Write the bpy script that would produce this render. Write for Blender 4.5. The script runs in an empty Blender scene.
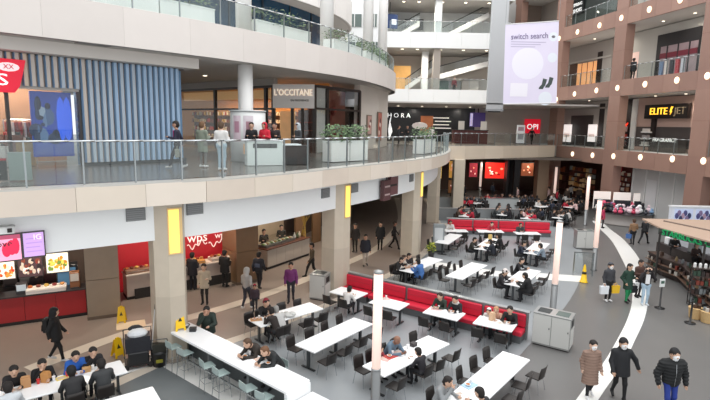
import bpy, bmesh, math, random
import numpy as np
from mathutils import Matrix, Vector
random.seed(7)
S = bpy.context.scene
C = S.collection

# ---------------------------------------------------------------- camera
FPX, HC = 497.0, 7.6
PITCH, ROLL = math.atan(75.5 / FPX), 0.018
_F = Vector((0, math.cos(PITCH), -math.sin(PITCH)))
_U0 = Vector((0, math.sin(PITCH), math.cos(PITCH)))
_R = Vector((1, 0, 0)) * math.cos(ROLL) + _U0 * math.sin(ROLL)
_U = _U0 * math.cos(ROLL) - Vector((1, 0, 0)) * math.sin(ROLL)
CAM = Vector((0, 0, HC))
cd = bpy.data.cameras.new('camera')
cd.sensor_fit = 'HORIZONTAL'; cd.sensor_width = 36; cd.lens = FPX / 710 * 36
cd.clip_end = 300
cam = bpy.data.objects.new('camera', cd); C.objects.link(cam)
m3 = Matrix((_R, _U, -_F)).transposed().to_4x4(); m3.translation = CAM
cam.matrix_world = m3
S.camera = cam

# ---------------------------------------------------------------- light
wd = bpy.data.worlds.new('world'); S.world = wd; wd.use_nodes = True
wd.node_tree.nodes['Background'].inputs[0].default_value = (0.965, 0.985, 1.0, 1)
wd.node_tree.nodes['Background'].inputs[1].default_value = 1.3
def area(name, loc, rot, sx, sy, energy, col=(1, 1, 1)):
    l = bpy.data.lights.new(name, 'AREA'); l.shape = 'RECTANGLE'; l.size = sx; l.size_y = sy
    l.energy = energy; l.color = col
    o = bpy.data.objects.new(name, l); C.objects.link(o); o.location = loc; o.rotation_euler = rot
    return o
area('skylight', (7, 31, 30), (0, 0, 0), 28, 60, 10500, (1.0, 0.985, 0.97))
S.view_settings.view_transform = 'Standard'; S.view_settings.look = 'None'
S.view_settings.exposure = 0.0; S.view_settings.gamma = 1.0
S.view_settings.use_curve_mapping = False

def ray(u, v):
    return _F + _R * ((u - 355) / FPX) + _U * ((200 - v) / FPX)
def P(u, v, z=0.0):
    d = ray(u, v); t = (z - HC) / d.z
    return Vector((d.x * t, d.y * t, z))
def PY(u, v, y):
    d = ray(u, v); t = y / d.y
    return CAM + d * t
def PW(u, v, p0, p1):
    """point of the pixel's ray on the upright plane through plan points p0, p1"""
    n = Vector((-(p1[1] - p0[1]), p1[0] - p0[0], 0)); d = ray(u, v)
    t = n.dot(Vector((p0[0], p0[1], 0)) - CAM) / n.dot(d)
    return CAM + d * t

# ---------------------------------------------------------------- materials
def lin(h):
    h = h.lstrip('#'); c = [int(h[i:i + 2], 16) / 255 for i in (0, 2, 4)]
    return tuple(x / 12.92 if x <= .04045 else ((x + .055) / 1.055) ** 2.4 for x in c) + (1,)
MATS = {}
def M(col, rough=.55, metal=0.0, noise=0.0, scale=6.0, emit=0.0, bump=0.0, spec=.5, stretch=None):
    key = (col, rough, metal, noise, scale, emit, bump, spec, stretch)
    if key in MATS: return MATS[key]
    m = bpy.data.materials.new('m_' + col.lstrip('#')); m.use_nodes = True
    nt = m.node_tree; b = nt.nodes['Principled BSDF']
    b.inputs['Base Color'].default_value = lin(col)
    b.inputs['Roughness'].default_value = rough; b.inputs['Metallic'].default_value = metal
    b.inputs['Specular IOR Level'].default_value = spec
    if noise or bump:
        tc = nt.nodes.new('ShaderNodeTexCoord'); n = nt.nodes.new('ShaderNodeTexNoise')
        n.inputs['Scale'].default_value = scale; n.inputs['Detail'].default_value = 5
        src = tc.outputs['Object']
        if stretch:
            mp = nt.nodes.new('ShaderNodeMapping'); mp.inputs['Scale'].default_value = stretch
            nt.links.new(src, mp.inputs[0]); src = mp.outputs[0]
        nt.links.new(src, n.inputs['Vector'])
        if noise:
            mx = nt.nodes.new('ShaderNodeMix'); mx.data_type = 'RGBA'
            c = lin(col)
            mx.inputs[6].default_value = tuple(x * (1 - noise) for x in c[:3]) + (1,)
            mx.inputs[7].default_value = tuple(min(1, x * (1 + noise)) for x in c[:3]) + (1,)
            nt.links.new(n.outputs['Fac'], mx.inputs[0]); nt.links.new(mx.outputs[2], b.inputs['Base Color'])
        if bump:
            bp = nt.nodes.new('ShaderNodeBump'); bp.inputs['Strength'].default_value = bump
            bp.inputs['Distance'].default_value = .02
            nt.links.new(n.outputs['Fac'], bp.inputs['Height']); nt.links.new(bp.outputs[0], b.inputs['Normal'])
    if emit:
        b.inputs['Emission Color'].default_value = lin(col); b.inputs['Emission Strength'].default_value = emit
    MATS[key] = m
    return m
def glass_mat(name, tint, refl):
    m = bpy.data.materials.new(name); m.use_nodes = True; nt = m.node_tree
    nt.nodes.remove(nt.nodes['Principled BSDF'])
    t = nt.nodes.new('ShaderNodeBsdfTransparent'); t.inputs[0].default_value = lin(tint)
    g = nt.nodes.new('ShaderNodeBsdfGlossy'); g.inputs['Roughness'].default_value = .04
    g.inputs[0].default_value = (.97, 1, .99, 1)
    x = nt.nodes.new('ShaderNodeMixShader'); x.inputs[0].default_value = refl
    nt.links.new(t.outputs[0], x.inputs[1]); nt.links.new(g.outputs[0], x.inputs[2])
    nt.links.new(x.outputs[0], nt.nodes['Material Output'].inputs[0])
    return m
GLASS = glass_mat('glass_rail', '#f5f8f7', .045)
PANE = glass_mat('glass_pane', '#f3f5f5', .04)
WHITE = M('#eceef0', .35); TABLE = M('#f4f5f6', .28, noise=.02, scale=3)
OFFW = M('#e2e4e4', .6, noise=.03, scale=2)
STONE = M('#d9cfc5', .45, noise=.06, scale=1.4, bump=.02)
STONE3 = M('#dad3ce', .45, noise=.05, scale=1.0, bump=.02)
COLST = M('#c6baa8', .4, noise=.09, scale=2.2, bump=.03)
PIER = M('#a08e7b', .5, noise=.12, scale=2.0, bump=.03)
BROWN = M('#9c7565', .42, noise=.09, scale=1.2, bump=.02)
BROWN2 = M('#7d5a4b', .45, noise=.1, scale=1.2, bump=.02)
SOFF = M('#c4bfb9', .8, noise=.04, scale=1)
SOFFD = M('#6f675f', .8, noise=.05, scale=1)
STEEL = M('#9aa0a2', .3, .9); CHROME = M('#c4c8ca', .22, .9); DSTEEL = M('#55585a', .35, .8)
BLACK = M('#1c1b1d', .45); BLACKP = M('#26211f', .4, noise=.1, scale=8); DARK = M('#2b2624', .7)
RED = M('#d0263f', .5, noise=.05, scale=5); REDD = M('#a31d30', .5)
WARM = M('#ffb25e', .5, emit=1.6); LAMP = M('#fff1d8', .5, emit=4.0)
YELL = M('#ffd868', .5, emit=.95); TUBE = M('#f8d9cc', .5, emit=.55)
SIGNY = M('#f2c40f', .45, noise=.05, scale=9)
ALU = M('#b6b6b2', .38, .55, noise=.04, scale=4)

# ---------------------------------------------------------------- mesh helpers
class MB:
    def __init__(s): s.v, s.f, s.m, s.cur = [], [], [], 0
    def add(s, vs, fs, T=None):
        o = len(s.v)
        for p in vs:
            p = Vector(p)
            s.v.append(tuple(T @ p) if T is not None else tuple(p))
        for f in fs: s.f.append([o + i for i in f]); s.m.append(s.cur)
        return s
    def box(s, a, b, T=None):
        x0, y0, z0 = a; x1, y1, z1 = b
        return s.add([(x0, y0, z0), (x1, y0, z0), (x1, y1, z0), (x0, y1, z0), (x0, y0, z1), (x1, y0, z1), (x1, y1, z1), (x0, y1, z1)],
                     [(0, 3, 2, 1), (4, 5, 6, 7), (0, 1, 5, 4), (1, 2, 6, 5), (2, 3, 7, 6), (3, 0, 4, 7)], T)
    def cbox(s, c, d, T=None):
        return s.box([c[i] - d[i] / 2 for i in range(3)], [c[i] + d[i] / 2 for i in range(3)], T)
    def rbox(s, a, b, r=.02, T=None):
        """box with chamfered vertical and top edges"""
        x0, y0, z0 = a; x1, y1, z1 = b
        pl = lambda i: [(x0 + r + i, y0 + i), (x1 - r - i, y0 + i), (x1 - i, y0 + r + i), (x1 - i, y1 - r - i), (x1 - r - i, y1 - i), (x0 + r + i, y1 - i), (x0 + i, y1 - r - i), (x0 + i, y0 + r + i)]
        vs = [(x, y, z0) for x, y in pl(0)] + [(x, y, z1 - r) for x, y in pl(0)] + [(x, y, z1) for x, y in pl(r * .8)]
        fs = [tuple(range(7, -1, -1)), tuple(range(16, 24))]
        for k in (0, 8):
            for i in range(8): j = (i + 1) % 8; fs.append((k + i, k + j, k + 8 + j, k + 8 + i))
        return s.add(vs, fs, T)
    def prism(s, poly, z0, z1, T=None):
        n = len(poly)
        area2 = sum(poly[i][0] * poly[(i + 1) % n][1] - poly[(i + 1) % n][0] * poly[i][1] for i in range(n))
        if area2 < 0: poly = poly[::-1]
        vs = [(p[0], p[1], z0) for p in poly] + [(p[0], p[1], z1) for p in poly]
        fs = [tuple(range(n - 1, -1, -1)), tuple(range(n, 2 * n))]
        for i in range(n): j = (i + 1) % n; fs.append((i, j, n + j, n + i))
        return s.add(vs, fs, T)
    def tube(s, p0, p1, r0, r1=None, n=8, T=None):
        r1 = r0 if r1 is None else r1
        a, b = Vector(p0), Vector(p1); d = (b - a).normalized()
        x = d.orthogonal().normalized(); y = d.cross(x)
        vs = []
        for c, r in ((a, r0), (b, r1)):
            for i in range(n):
                t = 2 * math.pi * i / n; vs.append(c + x * (math.cos(t) * r) + y * (math.sin(t) * r))
        fs = [tuple(range(n - 1, -1, -1)), tuple(range(n, 2 * n))]
        for i in range(n): j = (i + 1) % n; fs.append((i, j, n + j, n + i))
        return s.add(vs, fs, T)
    def path(s, pts, r, n=6, T=None):
        for a, b in zip(pts[:-1], pts[1:]): s.tube(a, b, r, r, n, T)
        return s
    def lathe(s, prof, c=(0, 0, 0), n=14, T=None):
        vs = []; k = len(prof)
        for r, z in prof:
            for i in range(n):
                t = 2 * math.pi * i / n; vs.append((c[0] + r * math.cos(t), c[1] + r * math.sin(t), c[2] + z))
        fs = [tuple(range(n - 1, -1, -1)), tuple(range((k - 1) * n, k * n))]
        for q in range(k - 1):
            for i in range(n): j = (i + 1) % n; fs.append((q * n + i, q * n + j, q * n + n + j, q * n + n + i))
        return s.add(vs, fs, T)
    def ball(s, c, r, n=8, m=5, T=None):
        r = (r, r, r) if not isinstance(r, (tuple, list)) else r
        vs = [(c[0], c[1], c[2] - r[2])]; fs = []
        for q in range(1, m):
            a = math.pi * q / m
            for i in range(n):
                t = 2 * math.pi * i / n
                vs.append((c[0] + r[0] * math.sin(a) * math.cos(t), c[1] + r[1] * math.sin(a) * math.sin(t), c[2] - r[2] * math.cos(a)))
        vs.append((c[0], c[1], c[2] + r[2])); L = len(vs) - 1
        for i in range(n):
            j = (i + 1) % n; fs.append((0, 1 + j, 1 + i)); fs.append((L, L - n + i, L - n + j))
            for q in range(m - 2): fs.append((1 + q * n + i, 1 + q * n + j, 1 + (q + 1) * n + j, 1 + (q + 1) * n + i))
        return s.add(vs, fs, T)
    def mesh(s, name, mats, smooth=False):
        me = bpy.data.meshes.new(name); me.from_pydata(s.v, [], s.f)
        for m in (mats if isinstance(mats, (list, tuple)) else [mats]): me.materials.append(m)
        me.polygons.foreach_set('material_index', s.m)
        if smooth: me.polygons.foreach_set('use_smooth', [True] * len(s.f))
        me.update(); return me
    def obj(s, name, mats, parent=None, smooth=False):
        return link(name, s.mesh(name, mats, smooth), parent)
def link(name, me, parent=None, loc=None, rz=None):
    o = bpy.data.objects.new(name, me); C.objects.link(o)
    if parent is not None: o.parent = parent
    if loc is not None: o.location = loc
    if rz is not None: o.rotation_euler = (0, 0, rz)
    return o
def tag(o, label, cat, group=None):
    o['label'] = label; o['category'] = cat
    if group: o['group'] = group
    return o
def struct(o):
    o['kind'] = 'structure'; return o
def empty(name, loc=(0, 0, 0), rz=0.0, label=None, cat=None, group=None):
    o = link(name, None, None, loc, rz); o.empty_display_size = .2
    if label: tag(o, label, cat, group)
    return o
def dup(o, loc, rz, label=None, group=None):
    r = o.copy(); C.objects.link(r); r.location = loc; r.rotation_euler = (0, 0, rz)
    if label: r['label'] = label
    if group: r['group'] = group
    for ch in o.children:
        c = ch.copy(); C.objects.link(c); c.parent = r
        for g in ch.children:
            d = g.copy(); C.objects.link(d); d.parent = c
    return r
def B(name, a, b, mat, parent=None, T=None):
    return MB().box(a, b, T).obj(name, mat, parent)
def frame(o, d, z=0):
    """upright frame: x along d, y = away (left-hand normal of d turned clockwise is given by caller), z up"""
    d = Vector((d[0], d[1], 0)).normalized()
    n = Vector((-d.y, d.x, 0))
    m = Matrix(((d.x, n.x, 0, o[0]), (d.y, n.y, 0, o[1]), (0, 0, 1, z), (0, 0, 0, 1)))
    return m
def spline(pts, n=6):
    out = []; p = [Vector(q) for q in pts]
    for i in range(len(p) - 1):
        a, b, c, d = p[max(i - 1, 0)], p[i], p[i + 1], p[min(i + 2, len(p) - 1)]
        for k in range(n):
            t = k / n
            out.append(.5 * ((2 * b) + (c - a) * t + (2 * a - 5 * b + 4 * c - d) * t * t + (3 * b - a - 3 * c + d) * t ** 3))
    out.append(p[-1]); return out
def offs(pl, d):
    out = []
    for i in range(len(pl)):
        a, b = pl[max(i - 1, 0)], pl[min(i + 1, len(pl) - 1)]
        t = (b - a).normalized(); out.append(pl[i] + Vector((-t.y, t.x)) * d)
    return out
def at_len(pl, s):
    for a, b in zip(pl[:-1], pl[1:]):
        L = (b - a).length
        if s <= L: return a + (b - a) * (s / L), (b - a).normalized()
        s -= L
    return pl[-1], (pl[-1] - pl[-2]).normalized()
def plen(pl): return sum((b - a).length for a, b in zip(pl[:-1], pl[1:]))
def strip(pl, th, z0, z1):
    """solid following a polyline, thickness th to its left"""
    return MB().prism([tuple(p) for p in pl] + [tuple(p) for p in offs(pl, th)[::-1]], z0, z1)
def resample(pl, step):
    L = plen(pl); n = max(1, round(L / step)); return [at_len(pl, L * i / n)[0] for i in range(n + 1)]
FONT = bpy.data.curves.new('font', 'FONT')
def text(name, body, height, mat, parent, T, depth=.015, align='CENTER', sx=1.0):
    cu = bpy.data.curves.new('txt', 'FONT'); cu.body = body; cu.size = height; cu.extrude = depth
    cu.align_x = align; cu.align_y = 'CENTER'; cu.resolution_u = 2
    o = bpy.data.objects.new('txt', cu); C.objects.link(o)
    me = bpy.data.meshes.new_from_object(o.evaluated_get(bpy.context.evaluated_depsgraph_get()))
    bpy.data.objects.remove(o)
    me.transform(T @ Matrix.Rotation(math.pi / 2, 4, 'X') @ Matrix.Diagonal((sx, 1, 1, 1)))
    me.materials.clear(); me.materials.append(mat)
    return link(name, me, parent)
TR = lambda x, y, z: Matrix.Translation((x, y, z))

L2, L3, L4 = 5.85, 11.65, 17.4

# ================================================================ ground
def slab(name, px, z, mat, world=None, kind=True):
    poly = [tuple(P(u, v, 0).xy) for u, v in px] if px else world
    o = MB().prism(poly, z - .03, z).obj(name, mat)
    return struct(o)
FLOOR = M('#6c6b6a', .33, noise=.06, scale=.8, bump=.01)
FLIGHT = M('#93979a', .35, noise=.05, scale=.8)
FSLATE = M('#6f7476', .38, noise=.06, scale=1.2)
FCONC = M('#8d8077', .35, noise=.12, scale=.9)
FBAND = M('#cfc4b6', .35, noise=.05, scale=1)
FWHITE = M('#e9e8e4', .35, noise=.03, scale=1)
struct(B('floor', (-40, 6, -.3), (45, 75, -.01), FLOOR))
lzr = spline([(2.2, 10.2), (3.12, 12.02), (4.51, 14.13), (6.12, 16.46), (9.11, 20.47), (11.49, 24.36), (13.2, 27.82), (14.9, 32.03), (17.1, 38.8), (18.4, 46), (18.6, 52)], 4)
court = spline([(-7.2, 12.6), (-5.6, 15.1), (-4.2, 16.3), (-2.6, 18.0), (-1.0, 20.0), (.6, 22.4), (2.4, 25.2), (4.2, 28.6), (5.6, 33), (7, 40), (7.6, 52)], 4)
struct(MB().prism([tuple(p) for p in court] + [tuple(p) for p in lzr[::-1]], -.04, .0).obj('floor_seating', FLIGHT))
conc = offs(court, 14.0)
struct(MB().prism([(-12, 6), (-7.6, 12.2)] + [tuple(p) for p in court] + [(-8, 60), (-40, 60), (-40, 6)], -.05, -.004).obj('floor_concourse', FCONC))
struct(strip(court, .42, -.03, .006).obj('trim_1', FBAND))
struct(strip(offs(court, 2.9), .55, -.03, .004).obj('trim_2', FBAND))
st_a = spline([P(*q).xy for q in ((562, 425), (576, 400), (604, 362), (617, 340), (627, 320), (632, 301), (631, 280), (621, 257), (611, 240), (600, 229), (592, 221))], 4)
st_b = spline([P(*q).xy for q in ((585, 425), (598, 400), (624, 362), (635, 340), (644, 320), (648, 301), (648, 280), (638, 257), (624, 240), (610, 229), (600, 220))], 4)
struct(MB().prism([tuple(p) for p in st_a] + [tuple(p) for p in st_b[::-1]], -.03, .006).obj('trim_3', FWHITE))
# slate bay in front of the bar with its white border
slab('floor_slate', [(20, 425), (112, 378), (158, 364), (232, 400), (262, 425)], .005, FSLATE)
slab('trim_4', [(8, 412), (60, 386), (152, 353), (205, 336), (215, 341), (160, 363), (112, 378), (22, 426)], .008, FWHITE)
slab('trim_5', [(158, 364), (168, 357), (205, 352), (345, 420), (268, 428)], .010, FWHITE)
slab('trim_6', [(424, 261), (437, 262), (490, 270), (512, 273), (512, 278), (484, 275), (437, 267), (420, 265)], .008, FWHITE)
slab('trim_7', [(536, 273), (582, 276), (580, 282), (536, 279)], .008, FWHITE)
slab('trim_8', [(430, 222), (452, 224), (452, 226), (428, 224)], .008, FBAND)

# ================================================================ left building, first upper deck
E2 = spline([(-16, 7.2), (-11.4, 10.15), (-8.62, 11.94), (-6.84, 13.2), (-5.59, 14.13), (-4.17, 15.23), (-2.5, 17.2), (-.63, 20.0), (1.2, 22.75), (3.36, 26.2), (4.97, 29.6), (6.2, 33.6), (7.2, 38.5), (7.9, 44.5)], 5)
deck = [tuple(p) for p in E2] + [(7.9, 60), (-40, 60), (-40, 7)]
struct(MB().prism(deck, 5.25, L2 - .02).obj('floor_upper', M('#5f5c59', .25, noise=.08, scale=1.2)))
def fascia(name, pl, z0, z1, step, mats, th=.09, gap=.008):
    """a curved row of stone panels, each its own piece"""
    L = plen(pl); n = round(L / step)
    root = struct(strip(pl, .25, z0 + .02, z1 - .02).obj(name, mats[-1]))
    for i in range(n):
        a = L * i / n + gap / 2; b = L * (i + 1) / n - gap / 2
        k = max(1, int((b - a) / .5)); seg = [at_len(pl, a + (b - a) * j / k)[0] for j in range(k + 1)]
        strip(offs(seg, -th), th + .02, z0, z1).obj('panel', mats[i % (len(mats) - 1)], root)
    return root
ST2 = [M('#d6cabb', .42, noise=.05, scale=1.6), M('#dbd0c3', .42, noise=.05, scale=1.6), M('#d1c4b6', .42, noise=.06, scale=1.6), M('#c4b8ab', .6)]
fascia('wall_left_fascia', E2, 5.2, L2, 1.7, ST2)
struct(strip(offs(E2, -.09), .5, L2 - .015, L2 + .03).obj('trim_9', M('#b9b6b0', .35, noise=.08, scale=2)))
# recessed white band and ceiling over the concourse
WB = offs(E2, .8)
white_band = [tuple(p) for p in offs(E2, 1.0)] + [(6.5, 60), (-40, 60), (-40, 9)]
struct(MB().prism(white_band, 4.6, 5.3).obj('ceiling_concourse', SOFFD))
struct(strip(WB, .3, 4.0, 5.28).obj('wall_left_band', M('#f2f4f4', .6, noise=.01, scale=1)))
def grille(u, v, i):
    a = PW(u, v, WB[0], WB[-1])
    best = min(range(len(WB) - 1), key=lambda k: abs(CAM.x + 0 - 0 + (WB[k].x * ray(u, v).y - WB[k].y * ray(u, v).x)))
    p = WB[best]; t = (WB[best + 1] - p).normalized(); q = PW(u, v, p, WB[best + 1])
    T = frame(q.xy, t, q.z)
    g = B('vent_grille', (-.27, -.05, -.2), (.27, 0.01, .2), M('#77797a', .5), None, T)
    tag(g, ['square grey vent grille in the white band left of the lamp column', 'square grey vent grille in the white band right of the lamp column',
            'small grey vent grille left of the second lamp column', 'small grey vent grille right of the second lamp column', 'smallest grey vent grille by the far lamp column'][i], 'vent')
    for k in range(6): B('louvre', (-.25, -.075, -.18 + k * .06), (.25, -.045, -.145 + k * .06), M('#8d8f90', .5), g, T)
for i, (u, v) in enumerate([(135.5, 214), (194.5, 208), (325, 193), (354, 188), (411, 178)]): grille(u, v, i)
# railing of the deck
def railing(name, pl, z, hgt, step, label, grp=None, cat='railing', inset=.12, npanel=1):
    r = empty(name, (pl[0].x, pl[0].y, z), 0, label, cat, grp); inv = TR(-pl[0].x, -pl[0].y, -z)
    rl = offs(pl, inset); L = plen(rl); n = max(1, round(L / step))
    k = max(2, int(L / .6)); hp = [at_len(rl, L * i / k)[0] for i in range(k + 1)]
    MB().path([(p.x, p.y, z + hgt) for p in hp], .028, 6, inv).obj('handrail', CHROME, r, True)
    for i in range(n + 1):
        p, t = at_len(rl, L * i / n); T = inv @ frame(p, t, z)
        B('post', (-.02, -.03, 0), (.02, .03, hgt), STEEL, r, T)
        if i < n:
            q, _ = at_len(rl, L * (i + .5) / n); e, _ = at_len(rl, L * (i + 1) / n)
            pan = MB()
            for a, b in ((p, q), (q, e)):
                dd = b - a; T2 = inv @ frame(a, dd, z); pan.box((.02, -.006, .06), (dd.length, .006, hgt - .04), T2)
            pan.obj('glass_panel', GLASS, r)
    return r
e2vis = [p for p in E2 if p.x > -11.5]
railing('glass_railing', e2vis, L2 + .03, 1.16, 1.3, 'long curved glass railing with steel handrail along the upper deck edge')

# lamp columns carrying the deck
def lamp_column(t_along, label, off=.62):
    p, t = at_len(E2, t_along); n = Vector((-t.y, t.x)); q = p + n * (off + .45)
    ang = math.atan2(t.y, t.x)
    r = empty('lamp_column', (q.x, q.y, 0), ang, label, 'column', 'stone lamp columns of the left deck')
    w = .47
    poly = [(-w, -.25), (-.1, -.5), (.36, -.5), (w, -.3), (w, .45), (-w, .45)]
    MB().prism(poly, 0, 2.2).obj('shaft', M('#bdb1a0', .4, noise=.1, scale=2.2), r)
    MB().prism([(x * .995, y * .995) for x, y in poly], 2.2, 5.2).obj('shaft', COLST, r)
    MB().prism([(x * 1.02, y * 1.02) for x, y in poly], 0, .14).obj('plinth', M('#9c9084', .4), r)
    f = B('lamp_frame', (-.1, -.535, 3.55), (.34, -.495, 5.0), M('#e6c48a', .4), r)
    B('lamp_panel', (-.06, -.55, 3.6), (.24, -.53, 4.95), YELL, f)
    return r
def px(p):
    q = Vector(p) - CAM; w = q.dot(_F)
    return 355 + FPX * q.dot(_R) / w, 200 - FPX * q.dot(_U) / w
def e2_at(u, off=1.07):
    best, bd = 0, 1e9
    L = plen(E2)
    for k in range(600):
        p, t = at_len(E2, L * k / 600); q = p + Vector((-t.y, t.x)) * off
        d = abs(px((q.x, q.y, 3))[0] - u)
        if q.y > 8 and d < bd: best, bd = L * k / 600, d
    return best
for u, lb in ((168, 'stone column with yellow lamp nearest the yellow floor signs'), (336, 'stone column with yellow lamp beside the grey waste bin'),
              (412, 'far stone column with yellow lamp behind the blue jacketed diner'), (441, 'farthest stone column below the rounded end of the deck')):
    lamp_column(e2_at(u), lb)

# ================================================================ food stalls along the concourse
SH = [Vector(p) for p in ((-15.5, 16.0), (-12.61, 17.46), (-10.2, 18.7), (-9.4, 20.5), (-7.6, 22.0), (-5.6, 23.3), (-4.5, 25.1), (-2.6, 28.2), (-.3, 32.5), (1.5, 38), (2, 50))]
struct(strip(offs(SH, 3.4), .3, 0, 4.65).obj('wall_concourse', M('#54453b', .7, noise=.15, scale=1.5)))
def pier(u, v, w, d, ang, label, mat, name='stone_pier'):
    p = P(u, v); o = empty(name, p, ang, label, 'pier')
    for k in range(3): B('panel', (-w / 2, 0, .02 + k * 1.55), (w / 2, d, 1.55 + k * 1.55), mat, o)
    B('plinth', (-w / 2 - .02, -.03, 0), (w / 2 + .02, d, .12), M('#6e5d4f', .5), o)
    return o
pier(105, 318, 1.15, 1.6, math.radians(27), 'brown stone pier between the burger counter and the red stall', PIER)
pier(248, 283, 1.15, 1.5, math.radians(40), 'tan panelled pier between the red stall and the salad counter', M('#86684c', .5, noise=.12, scale=2))
DS = M('#30292a', .5)
def counter(name, p0, p1, h, depth, label, front, top, base=.14, panels=3, kick=DARK):
    p0, p1 = Vector(p0), Vector(p1); L = (p1 - p0).length
    r = empty(name, (p0.x, p0.y, 0), math.atan2((p1 - p0).y, (p1 - p0).x), label, 'counter')
    B('kick_base', (0, .05, 0), (L, depth, base), kick, r)
    for k in range(panels): B('front_panel', (L * k / panels + .006, 0, base), (L * (k + 1) / panels - .006, depth - .05, h - .05), front, r)
    MB().rbox((-.03, -.06, h - .05), (L + .03, depth, h), .012).obj('worktop', top, r)
    return r
# --- stall 1 (burgers)
d1 = (SH[2] - SH[1]).normalized(); T1 = frame(SH[1], d1)
counter('stall_counter', SH[1] - d1 * 2.6, SH[1] + d1 * 2.45, 1.12, .75, 'red fronted food counter with dark top under the menu screens', M('#a32326', .45, noise=.06, scale=3), M('#2c2729', .3), panels=5)
for k in range(5): tag(B('striped_panel', (-1.02 + k * .13, -.03, .16), (-.94 + k * .13, 0, 1.0), M('#cfc6bf', .5), None, T1), 'narrow cream slat on the red counter front', 'slat', 'cream slats on the counter front')
struct(B('wall_stall', (-4, 2.3, 0), (3.4, 2.5, 4.6), M('#4a3c34', .7, noise=.2, scale=2), None, T1))
def screen(name, pxs, p0, p1, label, bg, blobs, emit=1.0, cat='sign', th=.06):
    """flat lit sign, corners given top-left, bottom-right on a wall plane"""
    a = PW(*pxs[0], p0, p1); b = PW(*pxs[1], p0, p1)
    w = (b.xy - a.xy).length; h = a.z - b.z; t = (b.xy - a.xy).normalized()
    T = frame(a.xy, t, b.z)
    r = MB().box((0, 0, 0), (w, th, h), T).obj(name, M(bg, .5, emit=emit)); tag(r, label, cat)
    fr = MB()
    for q in (((-.03, -.01, -.03), (0, th, h + .03)), ((w, -.01, -.03), (w + .03, th, h + .03)), ((0, -.01, -.03), (w, th, 0)), ((0, -.01, h), (w, th, h + .03))): fr.box(*q, T)
    fr.obj('frame', M('#3a3638', .4), r)
    for i, (x, y, sx, sy, col) in enumerate(blobs):
        MB().ball((x * w, -.004, y * h), (sx * w, .012, sy * h), 10, 6, T).obj('picture_patch', M(col, .5, emit=emit * .9), r)
    return r, T, w, h
pa, pb = SH[1] + Vector((-d1.y, d1.x)) * .9, SH[2] + Vector((-d1.y, d1.x)) * .9
rs = random.Random(3)
def food(cols, n=26): return [(rs.uniform(.12, .88), rs.uniform(.15, .8), rs.uniform(.04, .12), rs.uniform(.06, .16), rs.choice(cols)) for _ in range(n)]
screen('menu_screen', ((-8, 263), (15.5, 278)), pa, pb, 'white menu screen showing orange fries, left of the three', '#e8ded2', food(['#d8602a', '#c23b22', '#e0913f', '#f0dfc0']), .8)
screen('menu_screen', ((17.5, 257), (43, 275)), pa, pb, 'dark menu screen showing burgers, middle of the three', '#4a3436', food(['#7d3b2c', '#2c2022', '#c7b7a5', '#8e2f2c', '#e9e0d8']), .7)
screen('menu_screen', ((45.5, 254), (69, 271)), pa, pb, 'cream menu screen showing yellow noodles, right of the three', '#efe6d2', food(['#cf9b2f', '#b47a28', '#6e8a3a', '#e7c052']), .8)
kb_ = min(range(len(WB) - 1), key=lambda k: abs(px((WB[k].x, WB[k].y, 4.3))[0] - 10)); _bp = offs(WB, -.12); pc, pd = _bp[kb_], _bp[kb_ + 3]
r, T, w, h = screen('hanging_banner', ((-14, 237), (22, 259)), pc, pd, 'pink hanging banner with a red heart below the white band', '#f3a9c6', [(.72, .5, .16, .3, '#e0254f'), (.56, .42, .14, .28, '#e0254f'), (.84, .55, .12, .33, '#e0254f')], .55)
B('top_strip', (0, -.012, h * .84), (w, 0, h), M('#b8516e', .5, emit=.4), r, T)
text('lettering', 'love', .24, M('#3a1a24', .5), r, T @ TR(w * .47, -.01, h * .66), .004)
r, T, w, h = screen('hanging_banner', ((22.5, 233.5), (45, 255)), pc, pd, 'lilac hanging banner beside the pink heart banner', '#cba5dd', [], .5)
for k in range(4): B('print_line', (w * .12, -.008, h * (.2 + .18 * k)), (w * (.9 - .1 * (k % 2)), 0, h * (.23 + .18 * k)), M('#b58ccb', .5, emit=.45), r, T)
text('lettering', 'IG', .2, M('#f4e8fa', .5, emit=.5), r, T @ TR(w * .7, -.01, h * .8), .004)
# equipment on and behind stall 1
def gadget(name, T, x, y, z, w, d, h, label, body, trim=None, cat='appliance', kind=0):
    o = empty(name, T @ Vector((x, y, z)), math.atan2(T[1][0], T[0][0]), label, cat)
    MB().rbox((-w / 2, -d / 2, 0), (w / 2, d / 2, h), .02).obj('body', body, o)
    if kind == 0:
        B('front_panel', (-w * .42, -d / 2 - .015, h * .45), (w * .42, -d / 2, h * .92), trim or STEEL, o)
        B('drip_tray', (-w * .4, -d / 2 - .06, 0), (w * .4, -d / 2, .04), DSTEEL, o)
    elif kind == 1:
        B('screen', (-w * .42, -d / 2 - .012, h * .3), (w * .42, -d / 2, h * .95), trim or STEEL, o)
    elif kind == 2:
        for k in range(4): MB().lathe([(.045, 0), (.055, .1), (.05, .11)], (-w * .36 + k * w * .24, 0, h), 8).obj('cup', trim or WHITE, o)
    elif kind == 3:
        MB().rbox((-w * .5, -d / 2 - .01, h * .55), (w * .5, -d / 2 + .02, h * .62), .004).obj('shelf_edge', trim or CHROME, o)
        for k in range(5): MB().ball((-w * .4 + k * w * .2, 0, h + .05), (.09, .08, .06), 7, 4).obj('food_item', M(['#b8622e', '#7c3a2a', '#d8b25a', '#8a2f2f', '#c7894a'][k], .6), o)
    return o
zc = 1.12
gadget('soda_machine', T1, -.9, 2.0, 1.0, .6, .5, .8, 'black soda machine at the left end of the burger stall', M('#2a2628', .4), M('#8d8a88', .4))
gadget('coffee_machine', T1, -.2, 2.0, 1.0, .5, .45, .7, 'dark coffee machine between soda machine and fryer hood', M('#37302f', .35), CHROME)
gadget('cash_register', T1, -.55, .35, zc, .36, .34, .34, 'grey cash register on the dark counter top left', M('#4b4a4d', .4), M('#8fa2ad', .3, emit=.3), kind=1)
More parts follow.
